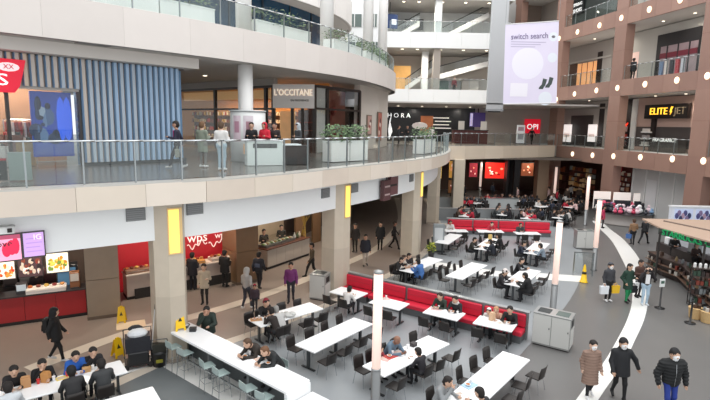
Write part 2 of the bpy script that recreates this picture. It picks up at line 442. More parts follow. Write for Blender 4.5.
gadget('cash_register', T1, .35, .4, zc, .36, .34, .36, 'grey cash register on the counter beside the white tray case', M('#3d3b3e', .4), M('#b9c4ca', .3, emit=.3), kind=1)
gadget('display_case', T1, 1.15, .25, zc, 1.3, .5, .18, 'long white tray case on the red counter', M('#efe6df', .4), M('#d8c8bb', .4), kind=3)
gadget('snack_rack', T1, 1.0, 1.95, 1.0, .9, .4, .55, 'dark rack of packets behind the white tray case', M('#5a3638', .5), M('#e3d6cf', .5), kind=2)
gadget('drink_fridge', T1, 1.8, 1.25, .0, .75, .6, 1.85, 'black drinks fridge with blue glowing door at stall end', M('#23262b', .35), M('#466a86', .4, emit=.5), kind=1)
gadget('ice_cream_machine', T1, 2.1, .35, zc, .34, .36, .62, 'brown drink dispenser at the right end of the red counter', M('#8a5a3a', .4), M('#c9c2ba', .4))
gadget('cup_tower', T1, .35, 1.95, 1.05, .5, .3, .4, 'steel cup dispenser behind the registers', M('#7b7776', .35, .5), WHITE, kind=2)
tag(B('back_worktop', (-3.4, 1.65, 0), (2.2, 2.29, 1.0), M('#3b3432', .5), None, T1), 'dark back worktop behind the burger counter', 'counter')
# --- stall 2 (red)
d2 = (SH[5] - SH[3]).normalized(); T2 = frame(SH[3], d2)
RW = (SH[5] - SH[3]).length
counter('stall_counter', SH[3] - d2 * .3, SH[3] + d2 * (RW + .2), 1.1, .8, 'pale marble food counter below the red swirl sign', M('#b9a99f', .4, noise=.1, scale=3), M('#d6cabf', .3), panels=6)
B('dark_kick', (0, -.03, .0), (RW, -.005, .45), DARK, None, T2).name = 'plinth_board'
tag(bpy.data.objects['plinth_board'], 'dark kick board below the pale marble counter', 'board')
wl = B('red_sign_wall', (-1.2, 1.2, 0), (RW + .05, 1.32, 3.9), M('#b3212b', .5, noise=.08, scale=1.5, emit=.12), None, T2)
tag(wl, 'red sign wall with white script lettering behind the stall', 'sign')
for x, s, tx in ((RW - 1.55, .62, 'wps'), (RW - 2.7, .24, 'FRESH'), (RW - .35, .42, 'wps')):
    text('lettering', tx, s, M('#f3e4e0', .5, emit=.5), wl, T2 @ TR(x, 1.17, 2.08), .01)
for x in (RW - 1.55, RW - .5):
    mb = MB(); pts = [(x - .5 + .06 * k, 1.17, 1.75 - .12 * math.sin(k * .39) + .1 * math.sin(k * 1.2)) for k in range(17)]
    mb.path(pts, .025, 5, T2); mb.obj('swirl', M('#f0d9d4', .5, emit=.4), wl)
struct(B('wall_stall.001', (-2, 2.3, 0), (RW + .3, 2.5, 4.6), M('#6a2a28', .7), None, T2))
B('wallfill', (-1.2, 2.1, 0), (0, 2.2, .1), DARK, None, T2).name = 'back_plinth'
tag(bpy.data.objects['back_plinth'], 'dark plinth behind the marble counter', 'plinth')
for k, (x, wdt, lab, c) in enumerate([(.2, 1.0, 'heated tray case with brown dishes left of the lamp column', '#8d6a55'), (1.5, .9, 'glass tray case with orange food behind the lamp column', '#a67a45'),
        (2.7, .9, 'warm lit tray case beside the cream coated woman', '#d99a4a'), (3.9, .9, 'pale tray case in front of the dark customer', '#c9b9ad')]):
    gadget('tray_case', T2, x, .35, 1.1, wdt, .55, .16, lab, M(c, .4), CHROME, 'food case', 3)
# --- stall 3 (salad bar)
d3 = (SH[7] - SH[6]).normalized(); T3 = frame(SH[6], d3)
RL = (SH[7] - SH[6]).length
counter('stall_counter', SH[6], SH[7], 1.1, .9, 'white panelled salad counter with dark wood top', M('#bdb2a6', .45, noise=.05, scale=2), M('#5e3a2c', .4), panels=5)
for k in range(4):
    o = empty('glass_display', T3 @ Vector((.45 + .62 * k, .5, 1.1)), math.atan2(d3.y, d3.x), 'glass display case with green salads on the dark wood counter top', 'display case', 'glass salad cases')
    B('tray', (-.29, -.3, 0), (.29, .3, .12), STEEL, o)
    B('glass_front', (-.29, -.32, .12), (.29, -.31, .5), PANE, o); B('glass_top', (-.29, -.32, .5), (.29, .2, .51), PANE, o)
    for j in range(5): MB().ball((-.2 + .1 * j, 0, .14), (.09, .14, .07), 6, 4).obj('salad', M(['#6d7f4a', '#e0ddd0', '#94402c', '#a9a35c', '#d6cfc2'][j], .6), o)
for k, x in enumerate((2.75, 3.0, 3.2)):
    tag(MB().lathe([(.07, 0), (.08, .2), (.03, .3), (.03, .36)], T3 @ Vector((x, .4, 1.1)), 10).obj('jar', M(['#e5e2dc', '#4c5a3c', '#c8bca8'][k], .4), None, True),
        ['white jar on the salad counter', 'green jar on the salad counter', 'beige jar on the salad counter'][k], 'jar')
struct(B('wall_stall.002', (-.6, 2.6, 0), (RL + .8, 2.8, 4.6), M('#b8a48a', .7, noise=.08, scale=2), None, T3))
wb = B('shelf_unit', (.1, 2.3, 0), (.8, 2.59, 3.4), M('#2f2521', .6), None, T3); tag(wb, 'tall dark cabinet on the wall behind the salad counter', 'cabinet')
for z in (1.2, 2.0, 2.7): B('shelf', (.14, 2.22, z), (.76, 2.3, z + .04), M('#6f5b48', .5), wb, T3)
gp = MB()
for k in range(7): gp.path([T3 @ Vector((RL - .1 + .05 * math.sin(k), .2 + .15 * k % .6, 1.1)), T3 @ Vector((RL + .05 * math.sin(2 * k), .3 + .1 * (k % 3), 1.6)), T3 @ Vector((RL + .25 * math.sin(3 * k), .3 + .2 * math.cos(2 * k), 2.3))], .02, 5)
tag(gp.obj('dried_branches', M('#8f7430', .6)), 'tall bundle of golden branches at the end of the salad counter', 'plant')
# wood wall with door openings in the dark passage past the second column
for k in range(5):
    p, t = at_len([SH[7], SH[8], SH[9]], .6 + 1.9 * k); T = frame(p, t)
    o = B('wall_panel', (0, 1.4, 0), (.95, 1.5, 4.2), M('#6e5238', .5, noise=.15, scale=2.5, stretch=(1, 1, .2)), None, T); struct(o); o.name = 'wall_passage'
# hanging dark signs below the band
kh_ = min(range(len(WB) - 1), key=lambda k: abs(px((WB[k].x, WB[k].y, 4.3))[0] - 386))
_hd = WB[kh_ + 1] - WB[kh_]; _hq = PW(386, 190, WB[kh_], WB[kh_ + 1])
hs = empty('hanging_sign', _hq, math.atan2(_hd.y, _hd.x), 'dark red hanging sign boxes under the white band', 'sign')
B('bracket', (-.6, -.3, .2), (.6, .04, .3), DARK, hs)
B('sign_box', (-.75, -.3, -.45), (-.05, -.1, .55), M('#5a3a3c', .5), hs); B('sign_box', (.0, -.28, -.25), (.75, -.1, .72), M('#6b4648', .5), hs)
B('hanger', (-.4, -.22, .5), (-.36, -.18, .92), DARK, hs); B('hanger', (.3, -.22, .5), (.34, -.18, .92), DARK, hs); B('lamp_box', (-.3, -.5, .72), (.45, -.1, 1.02), M('#f2f4f4', .4), hs)
for z in (-.2, .2): B('print_line', (-.65, -.315, z), (-.15, -.3, z + .08), M('#b9a2a0', .5), hs)
k0 = PW(3, 228, WB[5], WB[14])
o = MB().rbox((-.5, -.4, -.09), (.26, -.02, .09), .03, frame(k0.xy, (WB[14] - WB[5]), k0.z)).obj('projector_box', M('#e9ebea', .4)); tag(o, 'white projector box fixed to the white band above the pink banner', 'projector')
B('lens', (.1, -.46, -.05), (.2, -.4, .05), DARK, o, frame(k0.xy, (WB[14] - WB[5]), k0.z))
# concourse ceiling lamps
def downlight(loc, label, energy, col=(1, .88, .74), r=.13, group=None, point=True):
    o = MB().lathe([(r * 1.25, 0), (r * 1.25, .04), (r, .05)], loc, 12).obj('downlight', M('#f4efe6', .5)); tag(o, label, 'lamp', group)
    MB().lathe([(r * .95, -.012), (r * .95, .0)], loc, 12).obj('lamp_disc', LAMP, o)
    if point:
        l = bpy.data.lights.new('bulb', 'SPOT'); l.energy = energy * 2.2; l.color = col; l.shadow_soft_size = .06; l.spot_size = math.radians(165); l.spot_blend = .7
        b = bpy.data.objects.new('bulb', l); C.objects.link(b); b.location = (loc[0], loc[1], loc[2] - .09)
for i in range(7):
    p, t = at_len(offs(SH, -.6), 2.2 + i * 3.2)
    downlight((p.x, p.y, 4.54), 'round warm downlight in the concourse ceiling above the stalls', 150, group='concourse downlights')

# ================================================================ left building, shops of the first upper deck
K0, K1 = Vector((-13.6, 15.7)), Vector((-7.6, 22.3))
kd = (K1 - K0).normalized(); TK = frame(K0, kd, L2); KL = (K1 - K0).length
struct(B('wall_left_shop', (-1, .25, 0), (KL, .5, 4.45), M('#6f93b5', .6), None, TK))
FINB = M('#86a9cf', .5, noise=.05, scale=4); FINW = M('#e4ddd6', .5, noise=.04, scale=4)
fin = MB(); fin.prism([(-.117, .22), (-.117, .0), (-.085, -.15), (.03, -.15), (.117, 0), (.117, .22)], 0, 1); fin.m = [0, 0, 0, 0, 1, 2, 0, 0]
fms = [fin.mesh('fin', [FINB, M(c, .5, noise=.04, scale=4), M('#b79f8b', .55)]) for c in ('#cdbba8', '#c3bab3', '#aebac6', '#9db8d4')]
cw = empty('corrugated_screen', TK @ Vector((0, 0, 0)), math.atan2(kd.y, kd.x), 'blue and beige vertical fin screen wall of the upper shop', 'screen wall')
win_l, win_r = K0, None
def sK(u, v=150):
    q = PW(u, v, K0, K1); return (q.xy - K0).dot(kd)
s_win = sK(82)
n = int(KL / .235)
for i in range(n):
    x = .1 + i * .235
    o = link('fin', fms[min(3, max(0, int((i / n - .12) * 4.6 + .5 * (i % 2))))], cw, (x, -.02, 2.88 if x < s_win else .12)); o.scale = (1, 1, (1.1 if x < s_win else 3.86))
B('top_rail', (-.5, -.06, 3.95), (KL, .24, 4.0), M('#4a4746', .5), cw); B('base_board', (s_win, -.02, 0), (KL, .2, .12), M('#3b4046', .5), cw)
# bulkhead above it
struct(B('wall_left_bulkhead', (-3, -.7, 4.0), (KL + .35, .5, 4.45), M('#dad4ce', .7, noise=.03, scale=1), None, TK))
tag(B('vent_grille', (4.2, -1.5, 4.392), (5.3, -1.1, 4.42), M('#8a8784', .6), None, TK), 'long grey slot grille in the soffit above the fin screen', 'vent')
# open shop window left of the screen
s0 = sK(0) - 1.2
struct(B('wall_left_inner', (s0 - 3, 3.0, 0), (s_win + .4, 3.1, 4.3), M('#b98a68', .6, noise=.1, scale=1, emit=.12), None, TK))  # faint emission in the wall colour imitates the lit interior
cutw = empty('window_1', TK @ Vector((s0, 0, 0)), math.atan2(kd.y, kd.x)); struct(cutw)
ww = s_win - s0
for x in (0, sK(11) - s0, ww): B('window_frame', (x - .05, -.05, 0), (x + .05, .1, 2.85), M('#3a3636', .4), cutw)
B('window_frame', (0, -.06, 2.78), (ww, .1, 2.88), M('#a9a39c', .4), cutw); B('pane', (0, 0, .05), (ww, .02, 2.8), PANE, cutw)
bpy.data.objects['wall_left_shop'].data = MB().box((s_win, .25, 0), (KL, .5, 4.45), TK).box((-1, .25, 2.86), (s_win, .5, 4.45), TK).mesh('wall', M('#6f93b5', .6))
bs = sK(38) ; be = sK(79)
vp = B('video_panel', (bs, .5, .35), (be, .58, 2.75), M('#123a9c', .3, emit=.35, noise=.7, scale=1.2), None, TK); tag(vp, 'tall blue video panel in the shop window', 'screen')
rs = random.Random(5)
for k in range(16): MB().ball((bs + (be - bs) * rs.uniform(.08, .6), .5, .4 + rs.uniform(.1, 1.9)), (rs.uniform(.08, .25), .02, rs.uniform(.06, .35)), 8, 5, TK).obj('picture_patch', M(rs.choice(['#5c7ea8', '#1c3158', '#93a9bf', '#0f1d3e', '#41608c']), .5, emit=.2), vp)
for k in range(2): MB().ball((bs + (be - bs) * (.72 + .16 * k), .5, 1.75), (.16, .02, .85), 8, 5, TK).obj('light_streak', M('#2f62e8', .5, emit=.6), vp)
# torn silver foil column beside the video panel
fo = MB()
for k in range(14):
    z = .1 + k * .19; fo.add([(be + .03, .1, z), (be + .28 + .07 * math.sin(k * 2), .05 - .08 * (k % 2), z + .02), (be + .3, .12, z + .2), (be + .06 + .05 * math.cos(k * 3), .0, z + .22), (be + .15, .4, z + .1)], [(0, 1, 2, 3), (0, 3, 4), (1, 4, 2), (0, 4, 1), (2, 4, 3)], TK)
tag(fo.obj('foil_drape', M('#c6d3dc', .25, .5)), 'crumpled silver foil drape at the edge of the shop window', 'drape')
for k in range(2): downlight(tuple(TK @ Vector((s_win - 1.0 - 1.6 * k, 1.6, 4.2))), 'added round spotlight brightening the shop with the blue video panel', 160, (1, .85, .7), .1, 'added window shop spotlights')  # lamps added to make the shop interior brighter and warmer
# interior of that shop: shelves and mannequins in red
for k, (u, c, lb) in enumerate([(6, '#e7e0dc', 'white lit display cube in the shop window'), (33, '#b8893f', 'tan display block with trainers in the shop window'), (22, '#7d4a3a', 'brown display block with folded clothes in the shop window')]):
    s = sK(u); g = empty('display_block', TK @ Vector((s, 1.2, 0)), math.atan2(kd.y, kd.x), lb, 'display')
    B('block', (-.3, -.3, 0), (.3, .3, .75 + .2 * k), M(c, .5), g)
    for j in range(3): MB().rbox((-.24 + .17 * j, -.2, .75 + .2 * k), (-.1 + .17 * j, .1, .85 + .2 * k), .02).obj('folded_item', M(['#c9312f', '#e9e2da', '#27282e'][j], .6), g)
rk = empty('clothes_rack', TK @ Vector((sK(34), 1.6, 0)), math.atan2(kd.y, kd.x), 'steel rack of red striped clothes in the shop window', 'rack')
MB().path([(-.5, 0, 0), (-.5, 0, 1.7), (.5, 0, 1.7), (.5, 0, 0)], .02).obj('rail', CHROME, rk)
for k in range(7): MB().rbox((-.42 + .13 * k, -.22, .85), (-.34 + .13 * k, .22, 1.62), .02).obj('garment', M(['#b3272f', '#e8d9d2', '#8f1f28'][k % 3], .7), rk)
# red brand sign at the very left
q0 = PW(14, 60, K0, K1); T = frame(q0.xy, kd, q0.z)
rg = MB().prism([(-1.9, 0), (.28, 0), (.16, -.5), (.05, -.9), (-.12, -1.12), (-1.9, -1.12)], -.12, 0, T @ Matrix.Rotation(math.pi / 2, 4, 'X')).obj('brand_sign', M('#e00c33', .4, emit=.35)); tag(rg, 'red winged brand sign with white letter at the shop corner', 'sign')
bpy.data.objects[rg.name].location = (kd.y * .25, -kd.x * .25, 0)
text('lettering', 'S', .55, M('#ffffff', .5, emit=.6), rg, T @ TR(-.45, -.02, -.72), .02, sx=1.5)
MB().ball((-.25, -.02, -.27), (.33, .02, .15), 12, 6, T).obj('oval', M('#f5dfe2', .5, emit=.5), rg)
text('lettering', 'XX', .22, M('#e00c33', .5), rg, T @ TR(-.25, -.05, -.27), .01)
# logo board on the deck at far left and the small grey board by it
q = P(4, 182, L2); T = frame((q.x - .4, q.y), (.85, .53), L2 + .02)
lb = B('logo_board', (-.35, 0, 0), (.42, .06, .62), M('#16181a', .4), None, T); tag(lb, 'black board with white three stripe triangle logo behind the railing', 'sign')
for k in range(3):
    hh = .14 + .09 * k; x = -.12 + .14 * k
    MB().prism([(x, .16), (x + .1, .16), (x + .03, .16 + hh), (x - .06, .16 + hh)], 0, .012, T @ Matrix.Rotation(math.pi / 2, 4, 'X')).obj('logo_stripe', WHITE, lb)
B('print_line', (-.12, -.008, .08), (.22, 0, .12), WHITE, lb, T); B('red_edge', (-.35, -.005, .56), (.42, 0, .62), REDD, lb, T)
q = P(21, 181, L2); T = frame(q.xy, (.85, .53), L2 + .02)
o = B('grey_panel', (-.26, 0, 0), (.28, .06, .78), M('#7d8b88', .35, noise=.06, scale=3), None, T); tag(o, 'small grey green panel behind the railing beside the logo board', 'panel')
B('panel_cap', (-.28, -.01, .78), (.3, .07, .8), STEEL, o, T)

# boutique front with the white sign
Q = [Vector(p) for p in ((-13.2, 37.0), (-5.0, 30.6), (-2.5, 30.2), (.2, 34.5), (1.6, 38.0), (2.6, 42.2), (2.7, 48))]
q1 = (Q[1] - Q[0]).normalized(); TQ = frame(Q[0], q1, L2); QL = (Q[1] - Q[0]).length
struct(B('wall_boutique_back', (-6, 4.2, 0), (QL + .6, 4.4, 4.4), M('#c98a4f', .6, noise=.12, scale=1, emit=.1), None, TQ))  # wall glows slightly by itself, standing in for warm shop lighting
struct(B('wall_boutique_head', (-1, 0, 3.98), (QL, .3, 4.45), M('#a59d95', .7), None, TQ))
BRZ = M('#2e2622', .4)
wf = empty('window_2', TQ @ Vector((0, 0, 0)), math.atan2(q1.y, q1.x)); struct(wf)
for x in (0.1, 4.6, QL - .75, QL - .08): B('window_frame', (x - .1, -.06, 0), (x + .1, .12, 4.0), BRZ, wf)
B('window_frame', (0, -.07, 3.86), (QL, .12, 4.0), BRZ, wf); B('window_frame', (0, -.07, 2.55), (QL, .12, 2.66), BRZ, wf); B('pane', (0, 0, .1), (QL, .02, 3.9), PANE, wf)
B('light_strip', (.2, .5, 3.25), (QL - .8, .7, 3.8), M('#d9a873', .5, emit=.35), wf)
rs = random.Random(11)
for k in range(13):
    x = -3.0 + k * .98
    g = empty('shop_shelf', TQ @ Vector((x, 3.7, 0)), math.atan2(q1.y, q1.x), 'wooden shelf of colourful bottles inside the boutique', 'shelf', 'boutique shelves')
    B('back', (-.45, .1, 0), (.45, .2, 2.5), M('#6b452c', .6), g)
    for z in (.5, 1.1, 1.7, 2.25):
        B('board', (-.45, -.2, z), (.45, .15, z + .04), M('#8a5d3a', .5), g)
        for j in range(4): B('bottle', (-.38 + .2 * j, -.12, z + .04), (-.27 + .2 * j, 0, z + .24 + .1 * rs.random()), M(rs.choice(['#d8c7a8', '#b23b2e', '#e8ded0', '#7c3f26', '#c9a23c']), .5), g)
for k in range(4): downlight(tuple(TQ @ Vector((1.5 + k * 2.4, 1.8, 4.2))), 'round warm spotlight in the boutique ceiling', 170, (1, .75, .5), .1, 'boutique spotlights')
q2 = (Q[2] - Q[1]).normalized(); TS = frame(Q[1], q2, L2); SL = (Q[2] - Q[1]).length
sb = B('shop_sign', (0, -.25, 2.65), (SL, .1, 4.05), M('#e0dad5', .5), None, TS); tag(sb, 'pale sign board with outlined shop name above the boutique door', 'sign')
text('lettering', "L'OCCITANE", .52, M('#ffe9d2', .5, emit=.6), sb, TS @ TR(SL / 2, -.27, 3.55), .02, sx=.8)
text('lettering', 'EN PROVENCE', .17, M('#5a504a', .5), sb, TS @ TR(SL * .66, -.27, 3.1), .01)
dr = empty('door_1', TS @ Vector((0, 0, 0)), math.atan2(q2.y, q2.x)); struct(dr)
for x in (.0, SL * .45, SL * .7, SL): B('door_frame', (x - .07, -.1, 0), (x + .07, .1, 2.65), BRZ, dr)
B('pane', (SL * .45, 0, 0), (SL, .02, 2.6), PANE, dr)
B('lit_panel', (.1, .8, .2), (SL * .42, .9, 2.5), M('#d9a878', .5, emit=.3, noise=.3, scale=2), dr)
B('dark_back', (SL * .43, 1.5, 0), (SL + .6, 1.6, 2.6), M('#4b2622', .6), dr)
for z in (.8, 1.3, 1.8): B('shelf', (SL * .5, 1.2, z), (SL, 1.5, z + .05), M('#a3402f', .5), dr)
q3 = (Q[3] - Q[2]).normalized(); TD = frame(Q[2], q3, L2); DL = (Q[3] - Q[2]).length
wf = empty('window_3', TD @ Vector((0, 0, 0)), math.atan2(q3.y, q3.x)); struct(wf)
for x in (.0, 1.3, DL): B('window_frame', (x - .1, -.06, 0), (x + .1, .1, 4.0), BRZ, wf)
B('window_frame', (0, -.06, 2.6), (DL, .1, 2.72), BRZ, wf); B('window_frame', (0, -.06, 3.9), (DL, .1, 4.05), BRZ, wf); B('pane', (0, 0, 0), (DL, .02, 4), PANE, wf)
B('white_jamb', (.1, .1, 0), (1.2, .2, 4), M('#d6d2cc', .6), wf)
B('poster_back', (1.35, 1.5, 0), (DL + .5, 1.6, 4), M('#8c4a3c', .6, noise=.3, scale=1.5), wf)
rs = random.Random(2)
for k in range(12): MB().ball((1.8 + rs.random() * 2.4, 1.4, .6 + rs.random() * 2.2), (.25, .1, .2), 7, 4).obj('hanging_decoration', M(rs.choice(['#b9352e', '#d9c7b2', '#7c2b24', '#e0b27a']), .6), wf)
struct(strip([Q[3], Q[4], Q[5], Q[6]], .4, L2, 10.3).obj('wall_left_round', M('#cdc5bc', .6, noise=.04, scale=1)))
for k, (u, v0, v1, wd_, lb, c) in enumerate([(368.5, 115, 135, .75, 'small framed poster on the curved cream wall, left of two', '#b9938a'), (379, 112, 141, 1.35, 'large framed red poster on the curved cream wall, right of two', '#b3685a')]):
    a = PW(u, v0, Q[3], Q[4]) if k == 0 else PW(u, v0, Q[4], Q[5]); dd = (Q[4] - Q[3]) if k == 0 else (Q[5] - Q[4]); b = PW(u, v1, Q[3], Q[4]) if k == 0 else PW(u, v1, Q[4], Q[5])
    T = frame(a.xy, dd, b.z); hh = a.z - b.z
    o = B('wall_poster', (-wd_ / 2 - .08, -.1, 0), (wd_ / 2 + .08, -.02, hh), M('#7a6a5c', .5), None, T); tag(o, lb, 'poster')
    B('print', (-wd_ / 2, -.11, .08), (wd_ / 2, -.1, hh - .08), M(c, .5, noise=.4, scale=2), o, T)
    for j in range(4): MB().ball((-wd_ * .2 + .12 * j, -.11, hh * (.3 + .13 * j)), (wd_ * .2, .01, hh * .1), 8, 5, T).obj('picture_patch', M(['#e6d3c6', '#8a2f2c', '#f0e4dc', '#5d3a38'][j], .5), o)

# round white columns (one rises through both decks)
def round_column(x, y, r, z0, z1, label):
    o = empty('round_column', (x, y, z0), 0, label, 'column')
    MB().lathe([(r, 0), (r, z1 - z0)], n=24).obj('shaft', M('#e4e3e1', .5, noise=.02, scale=1), o, True)
    MB().lathe([(r * 1.06, 0), (r * 1.06, .12)], n=24).obj('base_ring', M('#bdbbb8', .4), o, True)
    return o
def atd(u, y): q = PY(u, 60, y); return q.x, q.y
x, y = atd(245, 24); round_column(x, y, .35, L2 + .001, 10.26, 'white round column rising from the poster kiosk on the deck')
round_column(x - .1, y + .3, .37, L3 + .001, 16.1, 'white round column behind the planters on the higher deck, left')
x, y = atd(326.5, 30.6); round_column(x, y, .4, L3, 21, 'thick white round column in the middle of the higher deck')
x, y = atd(367.5, 37); round_column(x, y, .36, L3, 24, 'white round column near the rounded end of the higher deck')
x, y = atd(382, 43); round_column(x, y, .36, L3, 24, 'rearmost white round column beside the back balconies')

# ---------------------------------------------------------------- kiosk with posters around the deck column
x, y = atd(247, 23.2)
kk = empty('poster_kiosk', (x, y, L2), math.radians(25), 'white rounded kiosk wrapped in portrait posters around the round column', 'kiosk')
MB().lathe([(.8, 0), (.8, 2.2), (.72, 2.24)], n=28).obj('body', M('#dcdedd', .4), kk, True)
MB().lathe([(.84, 2.24), (.84, 2.3), (.4, 2.32)], n=28).obj('cap', M('#c3c6c6', .4), kk, True)
def arcp(a0, a1, r, z0, z1, mat, name):
    mb = MB(); n = 6; vs = []
    for i in range(n + 1):
        t = a0 + (a1 - a0) * i / n
        for z in (z0, z1): vs.append((r * math.cos(t), r * math.sin(t), z))
    mb.add(vs, [(2 * i, 2 * i + 2, 2 * i + 3, 2 * i + 1) for i in range(n)]); return mb.obj(name, mat, kk, True)
arcp(-2.7, -2.2, .81, .9, 2.05, M('#d9c7cf', .5, noise=.3, scale=3), 'poster'); arcp(-2.05, -1.5, .81, .9, 2.05, M('#d6ccd2', .5, noise=.3, scale=3), 'poster')
arcp(-2.6, -2.3, .815, 1.3, 1.8, M('#b98a9c', .5), 'poster_print'); arcp(-1.9, -1.65, .815, 1.35, 1.8, M('#a87f8a', .5), 'poster_print')
arcp(-2.05, -1.5, .812, .35, .8, M('#c98b3f', .5, emit=.3, noise=.4, scale=5), 'poster')
q = P(264, 166, L2)
c1 = empty('service_counter', (q.x, q.y + .3, L2), math.radians(22), 'white service counter with dark inset beside the poster kiosk', 'counter')
MB().rbox((-.75, 0, 0), (.75, .6, 1.0), .03).obj('body', M('#d9e0de', .35), c1); B('dark_inset', (-.5, -.015, .72), (.5, 0, .9), M('#2b2b2c', .4), c1); MB().rbox((-.8, -.05, 1.0), (.8, .65, 1.05), .02).obj('worktop', WHITE, c1)
q = P(288, 166, L2)
c2 = empty('display_table', (q.x, q.y + .6, L2), math.radians(20), 'dark display table with white tray right of the service counter', 'table')
B('body', (-.85, 0, 0), (.85, .7, .82), M('#39383a', .4), c2); MB().rbox((-.9, -.03, .82), (.5, .72, .88), .02).obj('white_tray', M('#dfe6ea', .3), c2)
for sx in (-.83, .8): B('leg', (sx, -.02, 0), (sx + .05, .03, .82), BLACK, c2)

# planters with bushy plants
LEAF = [M('#4c6144', .55, noise=.3, scale=20), M('#6d8a5c', .55, noise=.2, scale=20), M('#364a33', .55)]
def foliage(mb, x0, x1, y0, y1, z, h, n, rnd, sz=.07):
    for _ in range(n):
        x = rnd.uniform(x0, x1); y = rnd.uniform(y0, y1); e = (1 - ((2 * (x - x0) / (x1 - x0) - 1) ** 4) * .5)
        zz = z + h * e * rnd.random() ** .7; c = Vector((x, y, zz)); a = Vector((rnd.gauss(0, 1), rnd.gauss(0, 1), rnd.gauss(0, .7))).normalized(); b = a.orthogonal().normalized()
        s = sz * rnd.uniform(.7, 1.5); mb.cur = rnd.randrange(3)
        mb.add([c - a * s, c + b * s * .45, c + a * s, c - b * s * .45], [(0, 1, 2, 3)])
def planter(T, L, d, h, fh, label, seed, n=420, over=.15, mat=None):
    loc = T.translation; o = empty('planter', loc, math.atan2(T[1][0], T[0][0]), label, 'planter', None)
    mb = MB(); mb.box((0, 0, 0), (L, d, h)); mb.obj('trough', mat or M('#f0f1ef', .35), o)
    B('soil', (.04, .04, h), (L - .04, d - .04, h + .02), M('#3a2f28', .9), o)
    B('rim', (-.02, -.02, h - .05), (L + .02, 0, h), M('#eef2f0', .35), [c for c in C.objects if c.parent == o and c.name.startswith('trough')][0])
    fl = MB(); foliage(fl, -over, L + over, -over, d + over, h - .12, fh + .12, n, random.Random(seed)); f = fl.obj('foliage', LEAF, o); f['kind'] = 'stuff'
    return o
a = P(331, 163, L2); b = P(372, 160.5, L2); dd = (b.xy - a.xy)
T = frame((a.x, a.y + .35), (dd.x, dd.y), L2 + .01)
planter(T, 1.2, .6, .98, .75, 'white planter with bushy shrub on the deck, left of the pair', 1, 420, .12)
planter(T @ TR(1.26, 0, 0), 1.25, .6, .98, .75, 'white planter with bushy shrub on the deck, right of the pair', 2, 420, .12)
a = PY(420, 157, 31.0); planter(frame((a.x + .2, a.y), (.42, .9), L2 + .01), 2.6, .7, .9, .75, 'far planter with pale green shrub at the end of the deck', 4, 420)

# ================================================================ left building, second upper deck
E3 = spline([(-18, 9.8), (-13.0, 14.3), (-9.55, 17.75), (-7.75, 19.6), (-5.85, 21.75), (-4.4, 23.6), (-2.75, 25.9), (-.5, 29.4), (1.14, 33.3), (2.43, 37.8), (3.05, 41.5), (2.9, 45), (1.6, 50), (-2, 56)], 5)
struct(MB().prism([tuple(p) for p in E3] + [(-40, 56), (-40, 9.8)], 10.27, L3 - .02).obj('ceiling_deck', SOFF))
fascia('wall_left_upper_fascia', E3, 10.25, L3, 2.6, [M('#d4cdc8', .45, noise=.04, scale=1.2), M('#d2cbc6', .45, noise=.04, scale=1.2), M('#d6cfca', .45, noise=.04, scale=1.2), M('#cbc4be', .6)], gap=.004)
e3v = [p for p in E3 if p.x > -12.5 and p.y < 46]
railing('glass_railing', e3v, L3, 1.1, 1.9, 'long curved glass railing in front of planters on the higher deck')
for i, (u, v) in enumerate([(201, 84), (300, 100)]):
    q = P(u, v, 10.25)
    tag(B('vent_grille', (q.x - .6, q.y - .15, 10.235), (q.x + .6, q.y + .15, 10.26), M('#85817d', .6)), ['long slot grille in the soffit beside the round column', 'slot grille in the soffit above the boutique sign'][i], 'vent')
for i, (u, v) in enumerate([(205, 75), (330, 86), (372, 94), (350, 90)]):
    q = P(u, v, 10.25); downlight((q.x, q.y, 10.21), 'round recessed spotlight under the higher deck soffit', 90, (1, .9, .78), .12, 'soffit spotlights', point=(i < 2))
rl = offs(E3, .55); Ltot = plen(rl)
def s_e3(u):
    best, bd = 0, 1e9
    for k in range(900):
        p, t = at_len(rl, Ltot * k / 900); d = abs(px((p.x, p.y, L3))[0] - u)
        if 10 < p.y < 42 and d < bd: best, bd = Ltot * k / 900, d
    return best
names = ['long white planter of green shrubs at the left end of the higher deck', 'white planter of clipped shrubs left of the thick round column', 'white planter of low shrubs right of the thick round column', 'last white planter of shrubs at the rounded end of the higher deck']
for i, (ua, ub) in enumerate([(92, 216), (257, 311), (334, 362), (366, 390)]):
    sa, sb_ = s_e3(ua), s_e3(ub); nn = max(1, round((sb_ - sa) / 3.0))
    for k in range(nn):
        p, t = at_len(rl, sa + (sb_ - sa) * k / nn); p2, _ = at_len(rl, sa + (sb_ - sa) * (k + 1) / nn)
        dv = p2 - p
        planter(frame(p, dv, L3), dv.length - .06, .7, .72, .75, names[i] if nn == 1 else names[i] + [', first trough', ', second trough', ', third trough', ', fourth trough'][k], 20 + i * 5 + k, 380, .1)
# shop glass behind them and the slab above
E4 = spline([(-22, 22), (-14, 27), (-9, 31), (-4.9, 35.6), (-2.2, 40), (-.9, 44), (-.8, 48), (-2.5, 53)], 5)
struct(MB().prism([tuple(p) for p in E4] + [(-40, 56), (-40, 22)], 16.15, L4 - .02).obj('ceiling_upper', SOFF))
fascia('wall_left_top_fascia', E4, 16.1, L4 + .8, 2.6, [M('#d5d2cf', .5, noise=.04, scale=1), M('#dad7d4', .5, noise=.04, scale=1), M('#b0a8a2', .6)], gap=.01)
g4 = offs(E4, 1.6); wz = struct(strip(g4, .2, L3, 16.2).obj('wall_left_glass', M('#1d3f58', .12, noise=.4, scale=.7)))
Lg = plen(g4)
for k in range(14):
    p, t = at_len(g4, Lg * (k + .5) / 14); B('mullion', (-.06, -.08, L3), (.06, 0, 16.1), M('#22323e', .4), wz, frame(p, t))

